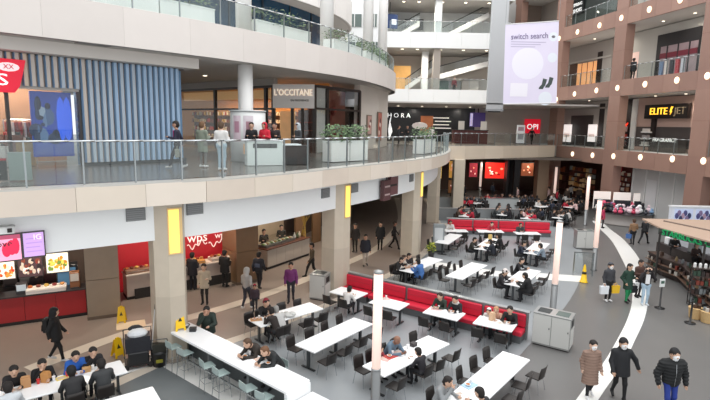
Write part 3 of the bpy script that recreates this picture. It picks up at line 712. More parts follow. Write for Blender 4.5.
# ================================================================ back of the atrium
YB = 55.0
BW = M('#e3e5e5', .6, noise=.02, scale=.6)
xl, xr = -8.0, 16.5
struct(B('wall_back', (-30, YB + 9, 0), (40, YB + 9.3, 40), M('#b9b7b4', .8, noise=.06, scale=.4)))
for i, (z0, z1) in enumerate([(9.75, 11.5), (15.85, 17.45), (20.8, 24)]):
    root = struct(B('wall_back_balcony', (xl, YB + .05, z0), (xr, YB + 9, z1 - .3), M('#a9a6a2', .8)))
    for k in range(9):
        x0 = xl + (xr - xl) * k / 9; B('panel', (x0 + .008, YB - .05, z0 - .02), (x0 + (xr - xl) / 9 - .008, YB + .06, z1), BW, root)
def pl(*q): return [Vector(p) for p in q]
railing('glass_railing', pl((3.4, YB), (xr, YB)), 11.5, 1.15, 2.2, 'glass railing of the lower white back balcony')
railing('glass_railing', pl((3.4, YB), (xr, YB)), 17.45, 1.15, 2.2, 'glass railing of the upper white back balcony')
for i, u in enumerate([402, 417, 440, 463, 486]):
    q = PY(u, 60, YB + 1.2)
    for j, z in enumerate((20.78, 15.83, 9.73)):
        if j == 2 and i > 3: continue
        downlight((q.x, q.y, z), ['round spotlight under the top white balcony', 'round spotlight under the upper white balcony', 'round spotlight under the lower white balcony'][j], 380, (1, .93, .82), .16, ['top balcony spots', 'upper balcony spots', 'lower balcony spots'][j], point=(i in (1, 3) and j < 3))
# balcony interiors: shop walls, columns, escalators
for i, (x0, x1, z0, z1, c) in enumerate([(3, 17, 17.5, 20.8, '#d3d5d5'), (3, 17, 11.6, 15.8, '#c4bdb5')]):
    struct(B('wall_back_shop', (x0, YB + 6.4, z0), (x1, YB + 6.6, z1), M(c, .7, noise=.12, scale=.5)))
def sq_column(u, y, z0, z1, w, label, mat):
    q = PY(u, 60, y); o = empty('square_column', (q.x, q.y, z0), 0, label, 'column')
    MB().rbox((-w / 2, -w / 2, 0), (w / 2, w / 2, z1 - z0), .04).obj('shaft', mat, o); B('base', (-w / 2 - .03, -w / 2 - .03, 0), (w / 2 + .03, w / 2 + .03, .2), DSTEEL, o)
sq_column(436.5, YB + .55, 17.16, 20.8, .7, 'white square column on the upper back balcony', BW)
sq_column(436.5, YB + .7, 11.21, 15.85, .75, 'grey square column on the lower back balcony', M('#9d958d', .6))
sq_column(425, YB + 3, 11.21, 15.85, .7, 'pale square column deeper on the lower back balcony', BW)
def escalator(x0, z0, x1, z1, y, label):
    o = empty('escalator', (x0, y, z0), 0, label, 'escalator'); dx, dz = x1 - x0, z1 - z0
    T = Matrix.Rotation(math.pi / 2, 4, 'X')
    MB().prism([(0, -.5), (dx, dz - .5), (dx, dz + .1), (0, .1)], -1.2, 0, T).obj('truss', M('#d3d4d3', .5), o)
    n = 12
    for k in range(n): B('step', (dx * k / n, .1, dz * k / n), (dx * (k + 1) / n, 1.1, dz * k / n + abs(dz) / n * .5 + .1), M('#5b5d5f', .5, .4), o)
    MB().prism([(0, .1), (dx, dz + .1), (dx, dz + .95), (0, .95)], -.04, 0, T).obj('glass_side', PANE, o)
    MB().path([(0, 0, .95), (dx, 0, dz + .95)], .05).obj('handrail', M('#242526', .4), o)
escalator(9.5, 17.6, 14.6, 20.2, YB + 3.2, 'escalator climbing to the right on the upper back balcony')
escalator(8.8, 13.2, 15.2, 15.0, YB + 3.0, 'escalator climbing to the right on the lower back balcony')
escalator(5.6, 12.0, 9.6, 14.9, YB + 4.4, 'rear escalator climbing behind the lower back balcony column')
escalator(3.9, 17.5, 7.0, 19.3, YB + 4.0, 'rear escalator at the left of the upper back balcony')
q = PY(390, 21, YB + 1.5); T = frame(q.xy, (1, .3), q.z)
o = B('hanging_screen', (-.8, 0, -.75), (.9, .12, .75), M('#18325e', .4, emit=.3), None, T); tag(o, 'blue hanging screen under the top balcony', 'screen'); B('white_text_block', (.2, -.01, -.35), (.75, 0, .2), M('#dfe6ee', .5, emit=.5), o, T); B('hanger', (-.03, .03, .75), (.03, .09, 20.85 - q.z), DSTEEL, o, T)
q = PY(414, 24.5, YB + 5.5); o = B('wall_screen', (q.x - 1.1, q.y, q.z - .6), (q.x + 1.1, q.y + .15, q.z + .6), M('#121316', .35)); tag(o, 'black screen hanging at the back of the upper balcony', 'screen'); B('bezel', (q.x - 1.15, q.y - .02, q.z - .65), (q.x + 1.15, q.y, q.z - .58), DSTEEL, o)
for k, (u, v, c, lb) in enumerate([(402, 78, '#c9964f', 'warm lit shop window on the lower back balcony'), (444, 86, '#5f7a72', 'green display case on the lower back balcony'), (455, 80, '#8a8f90', 'grey poster stand on the lower back balcony'), (470, 88, '#b8b1a9', 'pale seat block on the lower back balcony')]):
    q = PY(u, v, YB + 4.6); w = [1.0, .6, .7, 1.0][k]; h = 3.2 if k == 0 else 1.6
    o = B('display_unit', (q.x - w, q.y, 11.25), (q.x + w, q.y + .8, 11.25 + h), M(c, .5, emit=(.35 if k == 0 else 0), noise=.2, scale=2)); tag(o, lb, 'display'); B('plinth', (q.x - w - .03, q.y - .03, 11.2), (q.x + w + .03, q.y + .83, 11.35), DSTEEL, o)
# white building wall seen between the round columns
struct(B('wall_back_white', (-9, YB - .5, 9.5), (3.1, YB - .1, 40), M('#dcdedf', .6, noise=.02, scale=.5)))
for i, (u0, v0, u1, v1) in enumerate([(347, 14, 362, 27), (372, 14, 377, 27), (349, 42, 362, 60), (372, 42, 378, 52)]):
    a = PY(u0, v0, YB - .5); b = PY(u1, v1, YB - .5)
    o = struct(B('window_%d' % (10 + i), (a.x, YB - .58, b.z), (b.x, YB - .5, a.z), M('#54625f', .2, noise=.3, scale=1)))
    for k in range(3): x = a.x + (b.x - a.x) * k / 2; B('window_frame', (x - .05, YB - .64, b.z), (x + .05, YB - .56, a.z), M('#c9cccb', .5), o)
# bridge at first upper level
G0, G1 = Vector((7.6, 43.2)), Vector((20.0, 50.4)); gd = (G1 - G0).normalized(); TG = frame(G0, gd); GL = (G1 - G0).length
struct(B('floor_bridge', (-1, .1, 4.75), (GL + 1, 14, L2 - .01), M('#9a948c', .5), None, TG))
fascia('wall_back_bridge', [G0, G1], 4.7, L2 + .02, 2.4, [M('#dccfbc', .45, noise=.05, scale=1), M('#d6c9b6', .45, noise=.05, scale=1), M('#a99d90', .6)])
railing('glass_railing', [G0, G1], L2, 1.15, 2.0, 'straight glass railing along the back bridge')
sq = [(464, 43.9, 0, 4.74, .95, 'beige square column carrying the back bridge, left', COLST), (550, 50.8, 0, 4.74, 1.1, 'beige square column carrying the back bridge, right', M('#a48a72', .5, noise=.1, scale=2))]
for a in sq: sq_column(*a)
# upper level shops behind the bridge
SB = B('beauty_shop_front', (-3, 57.0, L2), (13.4, 57.4, 9.7), M('#131214', .35), None); tag(SB, 'black beauty shop front with white name behind the back bridge', 'shop front')
q = PY(394, 115.5, 57); text('lettering', 'S E P H O R A', .72, M('#f2f2f2', .5, emit=.8), SB, TR(PY(391.5, 115, 57).x, 56.96, q.z), .03)
fl = MB(); fl.add([(0, 0, 0), (.35, 0, 1.0), (.1, 0, 2.0), (.25, 0, 3.0), (0, 0, 2.2), (-.12, 0, 1.2)], [(0, 1, 2, 3, 4, 5)], TR(PY(389, 140, 57).x, 56.95, PY(389, 140, 57).z)); fl.obj('flame_mark', M('#f2f2f2', .5, emit=.8), SB)
q = PY(426, 124, 56.9); B('poster', (q.x - .6, 56.9, q.z - 1.0), (q.x + .8, 57.0, q.z + .9), M('#a5623c', .5, noise=.5, scale=2, emit=.3), SB); MB().ball((q.x - .7, 56.9, q.z - .2), (.9, .05, .4), 10, 6).obj('pale_figure', M('#d9d3d0', .5, emit=.3), SB)
for j in range(4): q = PY(441 + (j % 2) * 2, 118 + j * 3.4, 56.9); B('lit_shelf', (q.x - .9, 56.88, q.z - .05), (q.x + .9, 57, q.z + .06), M('#e8e2da', .5, emit=.5), SB)
struct(B('wall_back_level', (13.4, 57, L2), (24, 57.3, 9.8), M('#b5aca5', .7, noise=.1, scale=.5)))
struct(B('ceiling_back', (2, 46, 9.62), (22, 64, 9.74), M('#b3afaa', .8)))
for k in range(5): q = PY(398 + 24 * k, 110, 52.5); downlight((q.x, q.y, 9.58), 'small spotlight in the ceiling behind the back bridge', 110, (1, .9, .8), .12, 'bridge ceiling spots', point=(k % 2 == 0))
a = PY(452, 147, 52); b = PY(486, 147, 52)
kb = empty('red_booth', (a.x, 51.6, L2), 0, 'dark red panelled booth behind the bridge railing', 'booth'); W_ = b.x - a.x
for k in range(5): B('panel', (W_ * k / 5 + .01, 0, 0), (W_ * (k + 1) / 5 - .01, .9, 1.35), M('#6b2f2c', .5, noise=.1, scale=2), kb)
B('worktop', (-.05, -.08, 1.35), (W_ + .05, .95, 1.42), M('#3b2826', .4), kb)
for k in range(2): B('menu_stand', (W_ * (.15 + .65 * k), .2, 1.42), (W_ * (.32 + .65 * k), .3, 2.3), M('#d9d2c8', .5, emit=.3), kb)
q = PY(478, 118, 56.5); o = B('purple_sign', (q.x - .9, 56.4, q.z - 1.0), (q.x + .8, 56.6, q.z + .6), M('#40306a', .5, emit=.3)); tag(o, 'purple lit sign hanging behind the red booth', 'sign'); B('hanger', (q.x - .05, 56.45, q.z + .6), (q.x + .05, 56.55, 9.64), DARK, o); B('bar', (q.x - .9, 56.38, q.z - .9), (q.x - .6, 56.42, q.z + .5), M('#c9c1e8', .5, emit=.4), o)
q = PY(520.5, 137, 53); ps = empty('poster_stand', (q.x, q.y, L2), 0, 'white standing poster board behind the bridge railing', 'sign')
B('board', (-.42, 0, .1), (.42, .1, 2.0), M('#eef0f2', .5, emit=.25), ps); B('foot', (-.45, -.15, 0), (.45, .25, .1), DSTEEL, ps); B('print_block', (-.3, -.01, 1.4), (.3, 0, 1.8), M('#d8b9c6', .5), ps); B('print_block', (-.3, -.01, .5), (.3, 0, 1.1), M('#c7cbd6', .5), ps)
a = PY(525, 119, 56.9); b = PY(539.5, 133.5, 56.9); rs_ = B('red_sign', (a.x, 56.8, b.z), (b.x, 57.0, a.z), M('#d3122b', .5, emit=.6)); tag(rs_, 'square red shop sign with white letters behind the bridge', 'sign')
text('lettering', 'OPI', .85, M('#ffffff', .5, emit=.8), rs_, TR((a.x + b.x) / 2, 56.78, (a.z * .45 + b.z * .55)), .02)

# ground floor under the bridge
struct(B('wall_back_ground', (-5, 60, 0), (45, 60.3, 5), M('#4a3a33', .7, noise=.2, scale=.5)))
struct(B('ceiling_back_ground', (3, 46.5, 4.62), (24, 64, 4.72), M('#5c534c', .8)))
for k, x in enumerate((9, 14, 19)): downlight((x, 53, 4.58), 'added round warm downlight brightening the back stalls under the bridge', 110, group='added back stall downlights')  # extra lamps, put in to lift the dark ground floor here
def backsign(u0, v0, u1, v1, y, col, emit, label, cat='sign', name='lit_sign', blobs=0):
    a = PY(u0, v0, y); b = PY(u1, v1, y)
    o = B(name, (a.x, y, b.z), (b.x, y + .2, a.z), M(col, .5, emit=emit, noise=.15, scale=2)); tag(o, label, cat)
    B('frame_rail', (a.x - .08, y - .03, a.z), (b.x + .08, y + .2, a.z + .08), DARK, o); B('frame_rail', (a.x - .08, y - .03, b.z - .08), (b.x + .08, y + .2, b.z), DARK, o)
    for xx in (a.x + .3, b.x - .3):
        if a.z > 2.6: B('hanger', (xx - .02, y + .08, a.z), (xx + .02, y + .12, 4.64), DARK, o)
    if a.z <= 2.6 or b.z < 1.5: B('stand', (a.x + .2, y + .02, 0), (b.x - .2, y + .18, b.z), DARK, o)
    rr = random.Random(int(u0)); W, Hh = b.x - a.x, a.z - b.z
    for k in range(blobs): MB().ball((a.x + W * rr.uniform(.15, .85), y, b.z + Hh * rr.uniform(.2, .8)), (W * .09, .03, Hh * .07), 7, 4).obj('picture_patch', M(rr.choice(['#ffd9c9', '#8f1414', '#f6a07a']), .5, emit=emit), o)
    return o
backsign(486, 162.5, 504, 178.5, 54, '#d8281e', 1.1, 'glowing orange red food stall sign under the bridge', blobs=12)
backsign(450, 161, 458.5, 178, 52, '#c08a3c', .6, 'warm lit menu board left of the bridge column', blobs=8)
backsign(449, 180, 458, 193, 52, '#7a4f2c', .4, 'brown lit display under the warm menu board', blobs=6)
backsign(470, 163, 477, 177, 54, '#9a2a38', .5, 'dark red menu board right of the bridge column', blobs=5)
backsign(522, 163, 533, 176, 54, '#8a4a30', .35, 'brown lit picture board under the bridge', blobs=6)
backsign(537, 163, 546, 171, 52, '#6f6a68', .3, 'grey hanging board near the machine', blobs=0)
o = MB().lathe([(.25, 0), (.25, 4.6)], (PY(512, 175, 51).x, 51, 0), 4).obj('dark_column', M('#161315', .4)); o.data.transform(Matrix.Identity(4)); tag(o, 'black column in front of the food stalls under the bridge', 'column')
a = PY(506, 175, 51.5); b = PY(519, 175, 51.5); B('cladding', (a.x, 51.2, 0), (b.x, 52.2, 4.6), M('#1d191a', .4), o)
q = P(538, 196); vm = empty('vending_machine', q, math.radians(-10), 'black and silver vending machine near the right bridge column', 'machine')
MB().rbox((-.5, 0, 0), (.5, .7, 1.95), .04).obj('body', M('#17181b', .35), vm); B('silver_side', (-.53, -.02, .1), (-.3, .02, 1.85), M('#aab2b8', .3, .5), vm); B('window_panel', (-.25, -.015, .5), (.42, 0, 1.8), M('#39444c', .2), vm); B('top_sign', (-.45, -.02, 1.95), (.45, .3, 2.15), M('#2a2a2e', .4), vm)
o = B('half_wall', (7.4, 45.6, 0), (15.2, 45.9, 1.05), M('#aeb2b2', .5)); tag(o, 'long pale grey half wall behind the far crowd', 'partition'); B('cap', (7.35, 45.55, 1.05), (15.25, 45.95, 1.1), STEEL, o)

# ================================================================ right building
RO = Vector((21.6 - .176 * 11, 55.0)); RD = Vector((.173, -.985)).normalized()
RN = Vector((-RD.y, RD.x))            # away from the court
TRW = Matrix(((RD.x, RN.x, 0, RO.x), (RD.y, RN.y, 0, RO.y), (0, 0, 1, 0), (0, 0, 0, 1)))
RB = RO; RE = RO + RD * 40
def RP(u, v, y=0.0):
    """(s, z) on the right wall plane pushed back by y"""
    o = RN * y; q = PW(u, v, RO + o, RE + o); return (q.xy - RO - o).dot(RD), q.z
BR = [M('#947468', .42, noise=.07, scale=1.2), M('#98786b', .42, noise=.07, scale=1.2), M('#8f7064', .42, noise=.07, scale=1.2)]
for lv, z in ((L2, L2), (L3, L3), (L4, L4), (23.2, 23.2)):
    root = struct(B('wall_right_band', (-6.5 if z > L2 else 2.5, .12, z - 1.28), (32, 6.5, z - .04), M('#cdc9c4', .8), None, TRW))
    k = 0; s = -6.5 if z > L2 else 2.5
    while s < 31.5: B('panel', (s + .006, -.03, z - 1.3), (s + 1.49, .14, z), BR[k % 3], root, TRW); s += 1.5; k += 1
PILL = [(2.6, 4.0), (11.6, 13.0), (20.5, 21.9), (29.4, 30.8), (-6.3, -4.9)]
for i, (a, b) in enumerate(PILL):
    o = empty('stone_pillar', TRW @ Vector((a, 0, 0)), math.atan2(RD.y, RD.x), ['brown stone pillar partly behind the hanging banner', 'brown stone pillar in the middle of the right facade', 'brown stone pillar right of the gold lettered shop', 'brown stone pillar at the right edge', 'farthest brown stone pillar above the hanging banner'][i], 'pillar')
    for k, (z0, z1) in enumerate([(L3, L4 - 1.3), (L4, 21.9)] if i == 4 else [(0, 4.55), (L2, L3 - 1.3), (L3, L4 - 1.3), (L4, 21.9)]):
        B('shaft', (0, -.04, z0), (b - a, .75, z1), BR[k % 3], o); B('joint_line', (-.01, -.05, z0 + 2.4), (b - a + .01, .76, z0 + 2.42), BROWN2, o)
# round lamps on the bands
LAMPW = M('#ffe6c8', .5, emit=1.5)
for lv, us in ((L2, [(553.5, 155.5), (573, 154), (593, 155.3), (614, 156.3), (641, 157.3), (673, 159), (704, 161)]), (L3, [(557, 99.5), (575, 94), (597, 90.5), (618, 88), (645.5, 84.3), (677.5, 80.3), (708, 76)]), (L4, [(559.5, 38.5), (578, 32), (600, 25.5), (622, 18), (650, 9.5), (681, 0)])):
    for (u, v) in us:
        s, z = RP(u, v); r = empty('band_lamp', TRW @ Vector((s, 0, z)), math.atan2(RD.y, RD.x), {L2: 'round glowing lamp on the lowest brown stone band', L3: 'round glowing lamp on the middle brown stone band', L4: 'round glowing lamp on the top brown stone band'}[lv], 'lamp', {L2: 'lamps on lowest band', L3: 'lamps on middle band', L4: 'lamps on top band'}[lv])
        MB().ball((0, -.06, 0), (.21, .1, .24), 12, 8).obj('globe', LAMPW, r, True); MB().lathe([(.27, -.03), (.27, .03)], n=14).obj('ring', M('#c9a98e', .4), r)
        r.children[-1].rotation_euler = (math.pi / 2, 0, 0)
for lv, nm in ((L2, 'glass railing of the right facade at the lower gallery'), (L3, 'glass railing of the right facade at the middle gallery'), (L4, 'glass railing of the right facade at the top gallery')):
    for j, (a, b) in enumerate([(4.0, 11.6), (13.0, 20.5), (21.9, 29.4), (-4.9, 2.6)]):
        if j == 3 and lv == L2: continue
       
        railing('glass_railing', [RO + RD * a, RO + RD * b], lv, 1.1, 1.5, nm + [', bay with the poster panels side', ', bay between the two full pillars', ', bay at the right picture edge', ', far bay by the banner'][j], inset=.15)
# gallery ceilings' spots
for lv in (L2, L3, L4):
    for s in (6, 9, 14.5, 17.5, 20, 23.5):
        q = TRW @ Vector((s, 2.0, lv + 4.46 if lv != L4 else 21.86)); downlight(tuple(q), 'small spotlight in the gallery ceiling of the right facade at %s level' % {L2: 'lower', L3: 'middle', L4: 'top'}[lv], 70, (1, .9, .78), .1, 'gallery spots ' + {L2: 'lower', L3: 'middle', L4: 'top'}[lv], point=(s in (9, 17.5)))
struct(B('wall_right_upper', (-6.5, 3.3, 10.4), (2, 3.5, 24), M('#a39a92', .7), None, TRW))
struct(B('wall_right_back', (2, 6.2, 0), (34, 6.5, 24), M('#b9b2ab', .7, noise=.06, scale=.5), None, TRW))
def front(name, s0, s1, z0, z1, y, mat, label=None, cat='shop front', th=.2):
    o = B(name, (s0, y, z0), (s1, y + th, z1), mat, None, TRW)
    if label: tag(o, label, cat)
    return o
def goods(parent, s0, s1, z0, z1, y, cols, nx, nz, emit=0, seed=1):
    rr = random.Random(seed); dx = (s1 - s0) / nx; dz = (z1 - z0) / nz
    for j in range(nz):
        B('shelf', (s0, y - .35, z0 + j * dz - .05), (s1, y, z0 + j * dz), M('#4b332a', .5), parent, TRW)
        for i in range(nx): B('goods', (s0 + dx * i + .04, y - .3, z0 + j * dz), (s0 + dx * (i + rr.uniform(.6, .95)), y - .08, z0 + dz * (j + rr.uniform(.45, .8))), M(rr.choice(cols), .6, emit=emit), parent, TRW)
YS = 3.2
def X(u, y=3.2, v=120): return RP(u, v, y)[0]      # place along the facade of what shows at column u, y behind its face
# ground
f = front('dark_shop', X(548, 4.6), X(606, 4.6), 0, 4.55, 4.6, M('#3d2019', .6, noise=.3, scale=.8), 'dark wood food shop at ground level in the far right bay')
goods(f, X(576, 4.6), X(602, 4.6), .8, 3.6, 4.6, ['#7a3b2a', '#a5713f', '#5a2a22', '#c9a57a', '#8f8f8a'], 9, 5, .05, 3); goods(f, X(555, 4.6), X(574, 4.6), .8, 3.6, 4.6, ['#5a2a22', '#8c4a2f', '#3b1d18', '#b98c58'], 8, 3, .05, 4)
f = front('red_shop', X(612, 2.4), X(639, 2.4), 0, 4.55, 2.4, M('#5f2722', .6, noise=.2, scale=1), 'red and brown shop with shelves beside the middle pillar'); front('entrance_banner', X(617, 2.1), X(625, 2.1), .2, 4.3, 2.1, M('#a3151f', .5, emit=.12), 'tall red panel with white round marks at the shop entrance', 'panel')
goods(f, X(626.5, 2.4), X(637.5, 2.4), .4, 4.0, 2.4, ['#b98a6a', '#d8c7b2', '#8a4a3a', '#6f3a30', '#e2d8ce'], 6, 8, .05, 5)
for k in range(4): MB().ball((X(621, 2.1), 2.09, 1.2 + .7 * k), (.16, .02, .16), 10, 6, TRW).obj('round_mark', M('#e8c9c4', .5), bpy.data.objects['entrance_banner'])
f = front('white_shop', X(638, 1.6), X(700, 1.6), 0, 4.55, 1.6, M('#b9b9b8', .5, noise=.05, scale=.8), 'pale grey closed shop front between pillars at ground level')
for s in (X(639, 1.6), X(652.5, 1.6), X(666, 1.6), X(682, 1.6)): B('mullion', (s - .05, 1.54, 0), (s + .05, 1.6, 4.5), M('#cfcfcd', .5), f, TRW)
B('inner_panel', (X(654, 1.6), 1.55, .3), (X(664.5, 1.6), 1.58, 3.6), M('#c9cacb', .4), f, TRW)
f = front('goods_shop', X(701, 2.6), X(735, 2.6), 0, 4.55, 2.6, M('#6b4a3c', .6), 'brown shelf shop at ground level at the right edge'); goods(f, X(702, 2.6), X(725, 2.6), .6, 4.0, 2.6, ['#b98a6a', '#d8c7b2', '#8a4a3a', '#c9a57a'], 6, 6, .05, 6)
# lower gallery
f = front('framed_opening', X(552), X(606), L2, 10.3, YS, M('#b4ada7', .6), 'grey framed shop opening between two lit posters'); a, _ = RP(570.5, 130, YS); b, _ = RP(592.5, 130, YS)
B('dark_opening', (a, YS - .03, L2), (b, YS, L2 + 3.1), M('#4b4746', .6), f, TRW); B('cornice', (X(552), YS - .15, L2 + 3.7), (X(606), YS, L2 + 3.85), M('#9f9891', .6), f, TRW); B('dark_side', (X(599), YS - .03, L2), (X(604), YS, L2 + 4.2), M('#2c2726', .6), f, TRW)
for k, (u0, u1) in enumerate([(564.5, 570.2), (589, 595.3)]):
    a, za = RP(u0, 124.5, YS - .4); b, zb = RP(u1, 142, YS - .4); o = front('lit_poster', a, b, zb, za, YS - .45, M('#f3eae6', .5, emit=.9), ['left glowing poster panel beside the dark opening', 'right glowing poster panel beside the dark opening'][k], 'poster', .12)
    B('foot', (a, YS - .5, L2), (b, YS - .3, zb), DSTEEL, o, TRW); B('print_block', (a + .15, YS - .47, zb + .5), (b - .15, YS - .44, za - .9), M('#dfc9c0', .5, emit=.7), o, TRW)
f = front('neon_shop', X(612), X(632), L2, 10.3, YS, M('#231a1b', .6), 'black shop with red neon letters beside the middle pillar'); a, z = RP(623, 126, YS)
text('lettering', 'RAY', .75, M('#ff3a22', .5, emit=1.6), f, TRW @ TR(a, YS - .05, z), .02); goods(f, X(616), X(630), L2 + .3, L2 + 2.2, YS, ['#c9a39a', '#a5382c', '#e0d3cc', '#4a3a3a'], 6, 3, .1, 8)
f = front('gold_sign_shop', X(632), X(700), L2, 10.3, YS, M('#c2a295', .6, noise=.06, scale=1), 'pinkish walled shop with black gold lettered sign'); B('white_jamb', (X(632), YS - .1, L2), (X(637), YS, L2 + 4.4), M('#d9d8d5', .6), f, TRW)
a, za = RP(647.5, 104, YS - .3); b, zb = RP(686, 117, YS - .3); sg = front('black_sign', a, X(692), zb - .1, za - .1, YS - .5, M('#17110f', .4), 'black sign board with glowing gold shop name', 'sign', .3)
text('lettering', 'ELITE', .78, M('#ffc23a', .5, emit=1.8), sg, TRW @ TR(a + 1.55, YS - .52, (za + zb) / 2 - .1), .03, sx=1.05)
MB().prism([(0, -.3), (.2, .02), (.08, .02), (.28, .36), (.05, .36), (-.06, -.08), (.06, -.08)], -.03, 0, TRW @ TR(a + 2.78, YS - .52, (za + zb) / 2 - .1) @ Matrix.Rotation(math.pi / 2, 4, 'X')).obj('bolt_mark', M('#ffc23a', .5, emit=1.8), sg)
text('lettering', 'JET', .78, M('#8a7a60', .5, emit=.25), sg, TRW @ TR(a + 3.75, YS - .52, (za + zb) / 2 - .1), .03, sx=1.05)
B('dark_post', (a + .5, YS - .2, L2), (a + .95, YS, zb), M('#241a18', .5), f, TRW); B('dark_lower', (X(637.5), YS - .04, L2 + .3), (X(692), YS, L2 + 2.0), M('#4a4240', .6), f, TRW)
a, z = RP(671, 137, YS - .5); cn = front('shop_counter', a - 1.6, X(692), L2, L2 + 1.15, YS - 1.0, M('#3b3634', .5), 'dark shop counter with white letters under the gold sign', 'counter', .8)
text('lettering', 'FRAGRANCE', .42, M('#eeeeea', .5, emit=.5), cn, TRW @ TR(a - .1, YS - 1.02, L2 + .95), .02)
a, z = RP(648, 137, YS - .6); rk = empty('display_stand', TRW @ Vector((a, YS - 1.0, L2)), math.atan2(RD.y, RD.x), 'white tiered display stand near the gold sign shop post', 'display')
for k in range(3): B('tier', (-.4, 0, .4 + .55 * k), (.4, .4, .5 + .55 * k), M('#d8d6d2', .5), rk); B('goods', (-.3, .05, .5 + .55 * k), (.3, .3, .75 + .55 * k), M(['#b9b3ad', '#8f8a88', '#cfc7c0'][k], .5), rk)
B('pole', (-.03, .15, 0), (.03, .2, 1.9), DSTEEL, rk)
front('cream_front', X(701), X(740), L2, 10.3, YS, M('#b59c8c', .6), 'cream shop front at lower gallery right edge')
# middle gallery
f = front('orange_shop', X(550), X(606), L3, 16.05, YS, M('#a7a09a', .6), 'shop with glowing orange interior on the middle gallery'); a, _ = RP(577.5, 72, YS); b, _ = RP(600, 72, YS)
B('lit_window', (a, YS - .03, L3 + .1), (b - .4, YS, L3 + 2.6), M('#d99a66', .5, emit=.8, noise=.3, scale=1.2), f, TRW); B('dark_jamb', (b - .5, YS - .06, L3), (b + .2, YS, L3 + 3.4), M('#2c211e', .5), f, TRW); B('brown_jamb', (X(566), YS - .06, L3), (a - .1, YS, L3 + 2.7), M('#5e463b', .5), f, TRW); B('cornice', (X(552), YS - .15, L3 + 2.75), (X(606), YS, L3 + 2.9), M('#bdb8b2', .6), f, TRW)
for k in range(3): B('window_bar', (a + (b - a) * (.2 + .25 * k), YS - .08, L3 + .1), (a + (b - a) * (.2 + .25 * k) + .06, YS - .02, L3 + 2.6), M('#8a5d3a', .5), f, TRW)
f = front('pale_shop', X(610), X(700), L3, 16.05, YS, M('#c2bfb9', .6), 'pale panelled shop with dark framed window on the middle gallery')
a, _ = RP(626, 60, YS); b, _ = RP(641, 60, YS); B('pink_window', (a - .3, YS - .03, L3 + .1), (b - .3, YS, L3 + 2.7), M('#d9b9ae', .5, emit=.5), f, TRW)
a, za = RP(658, 38, YS - .1); b, zb = RP(689, 70, YS - .1); B('dark_frame', (a, YS - .12, L3), (X(692), YS, L3 + 3.7), M('#2c2a2c', .5), f, TRW); B('lit_interior', (a + .5, YS - .15, L3 + .1), (X(691), YS - .12, L3 + 2.7), M('#8f7d80', .5, emit=.12, noise=.5, scale=1.6), f, TRW); B('dark_red_band', (a + .5, YS - .2, L3 + 1.75), (X(691), YS - .14, L3 + 2.15), M('#6b2431', .5, emit=.12), f, TRW)
for k in range(3): B('window_bar', (a + 1.2 + 1.1 * k, YS - .22, L3 + .1), (a + 1.27 + 1.1 * k, YS - .12, L3 + 2.7), M('#2c2a2c', .5), f, TRW)
for k in range(5): B('hanging_garment', (a + .7 + .55 * k, YS - .3, L3 + .3), (a + 1.0 + .55 * k, YS - .16, L3 + 1.5), M(['#7d93b5', '#e3d9d5', '#2b2b33', '#b8404a', '#c9ccd6'][k], .6), f, TRW)
front('gallery_shop', X(701), X(740), L3, 16.05, YS, M('#b8a294', .6), 'pale shop front at middle gallery right edge')
# top gallery
f = front('dark_glass_shop', X(550), X(606), L4, 21.9, YS, M('#57605e', .3, noise=.15, scale=1), 'dark glass shop with white sign on the top gallery'); a, z = RP(579.5, 7.5, YS)
B('sign_plate', (a - 1.0, YS - .2, z - .75), (a + 1.0, YS - .05, z + .75), M('#33383a', .4), f, TRW); text('lettering', 'SPRING', .45, M('#f0f0ee', .5, emit=.8), f, TRW @ TR(a, YS - .22, z + .3), .02); text('lettering', 'SHOES', .5, M('#f0f0ee', .5, emit=.8), f, TRW @ TR(a, YS - .22, z - .3), .02)
front('gallery_shop', X(610), X(700), L4, 21.9, YS, M('#b9b4ae', .6), 'pale shop front on the top gallery between pillars'); front('gallery_shop', X(701), X(740), L4, 21.9, YS, M('#b9b4ae', .6), 'pale shop front on the top gallery at the right edge')
struct(B('wall_right_end', (-7.2, 1.5, 10.4), (-6.5, 6.4, 40), M('#8a7a70', .6), None, TRW))

# hanging banners
def cable(mb, a, b): mb.tube(a, b, .015, .015, 5)
YH = 40.0
a = PY(505.5, 24.5, YH); b = PY(559, 21, YH); c = PY(556.5, 103, YH); d = PY(503, 104, YH)
bn = empty('hanging_banner', d, 0, 'large lilac fabric banner hanging in the atrium', 'banner')
MB().add([(p - d) for p in (d, c, b, a)] + [(p - d) + Vector((0, .02, 0)) for p in (d, c, b, a)], [(0, 1, 2, 3), (7, 6, 5, 4), (0, 4, 5, 1), (1, 5, 6, 2), (2, 6, 7, 3), (3, 7, 4, 0)]).obj('cloth', M('#dcd6ea', .7, noise=.06, scale=.35), bn)
MB().tube(a - d, b - d, .04).obj('top_rod', M('#d8d8da', .4), bn); MB().tube(d - d, c - d, .04).obj('bottom_rod', M('#d8d8da', .4), bn)
mb = MB(); cable(mb, a - d, a - d + Vector((0, 0, 11))); cable(mb, b - d, b - d + Vector((0, 0, 11))); mb.obj('cables', STEEL, bn)
bw = (b - a).length; bh = a.z - d.z
TB = TR(.1, -.015, 0) @ Matrix.Rotation(.03, 4, 'Y').inverted()
tcol = M('#5d4f7c', .6)
text('lettering', 'switch search', .62, tcol, bn, TR(bw * .42, -.02, bh * .86) @ Matrix.Rotation(-.06, 4, 'Y'), .004, sx=.85)
for k in range(3): B('print_line', (bw * .08, -.012, bh * (.785 - .03 * k)), (bw * (.74 - .1 * k), -.002, bh * (.793 - .03 * k)), M('#b3abc6', .6), bn)
MB().ball((bw * .42, -.001, bh * .52), (bw * .3, .006, bh * .2), 28, 12).obj('pale_disc', M('#e6e4f1', .7), bn)
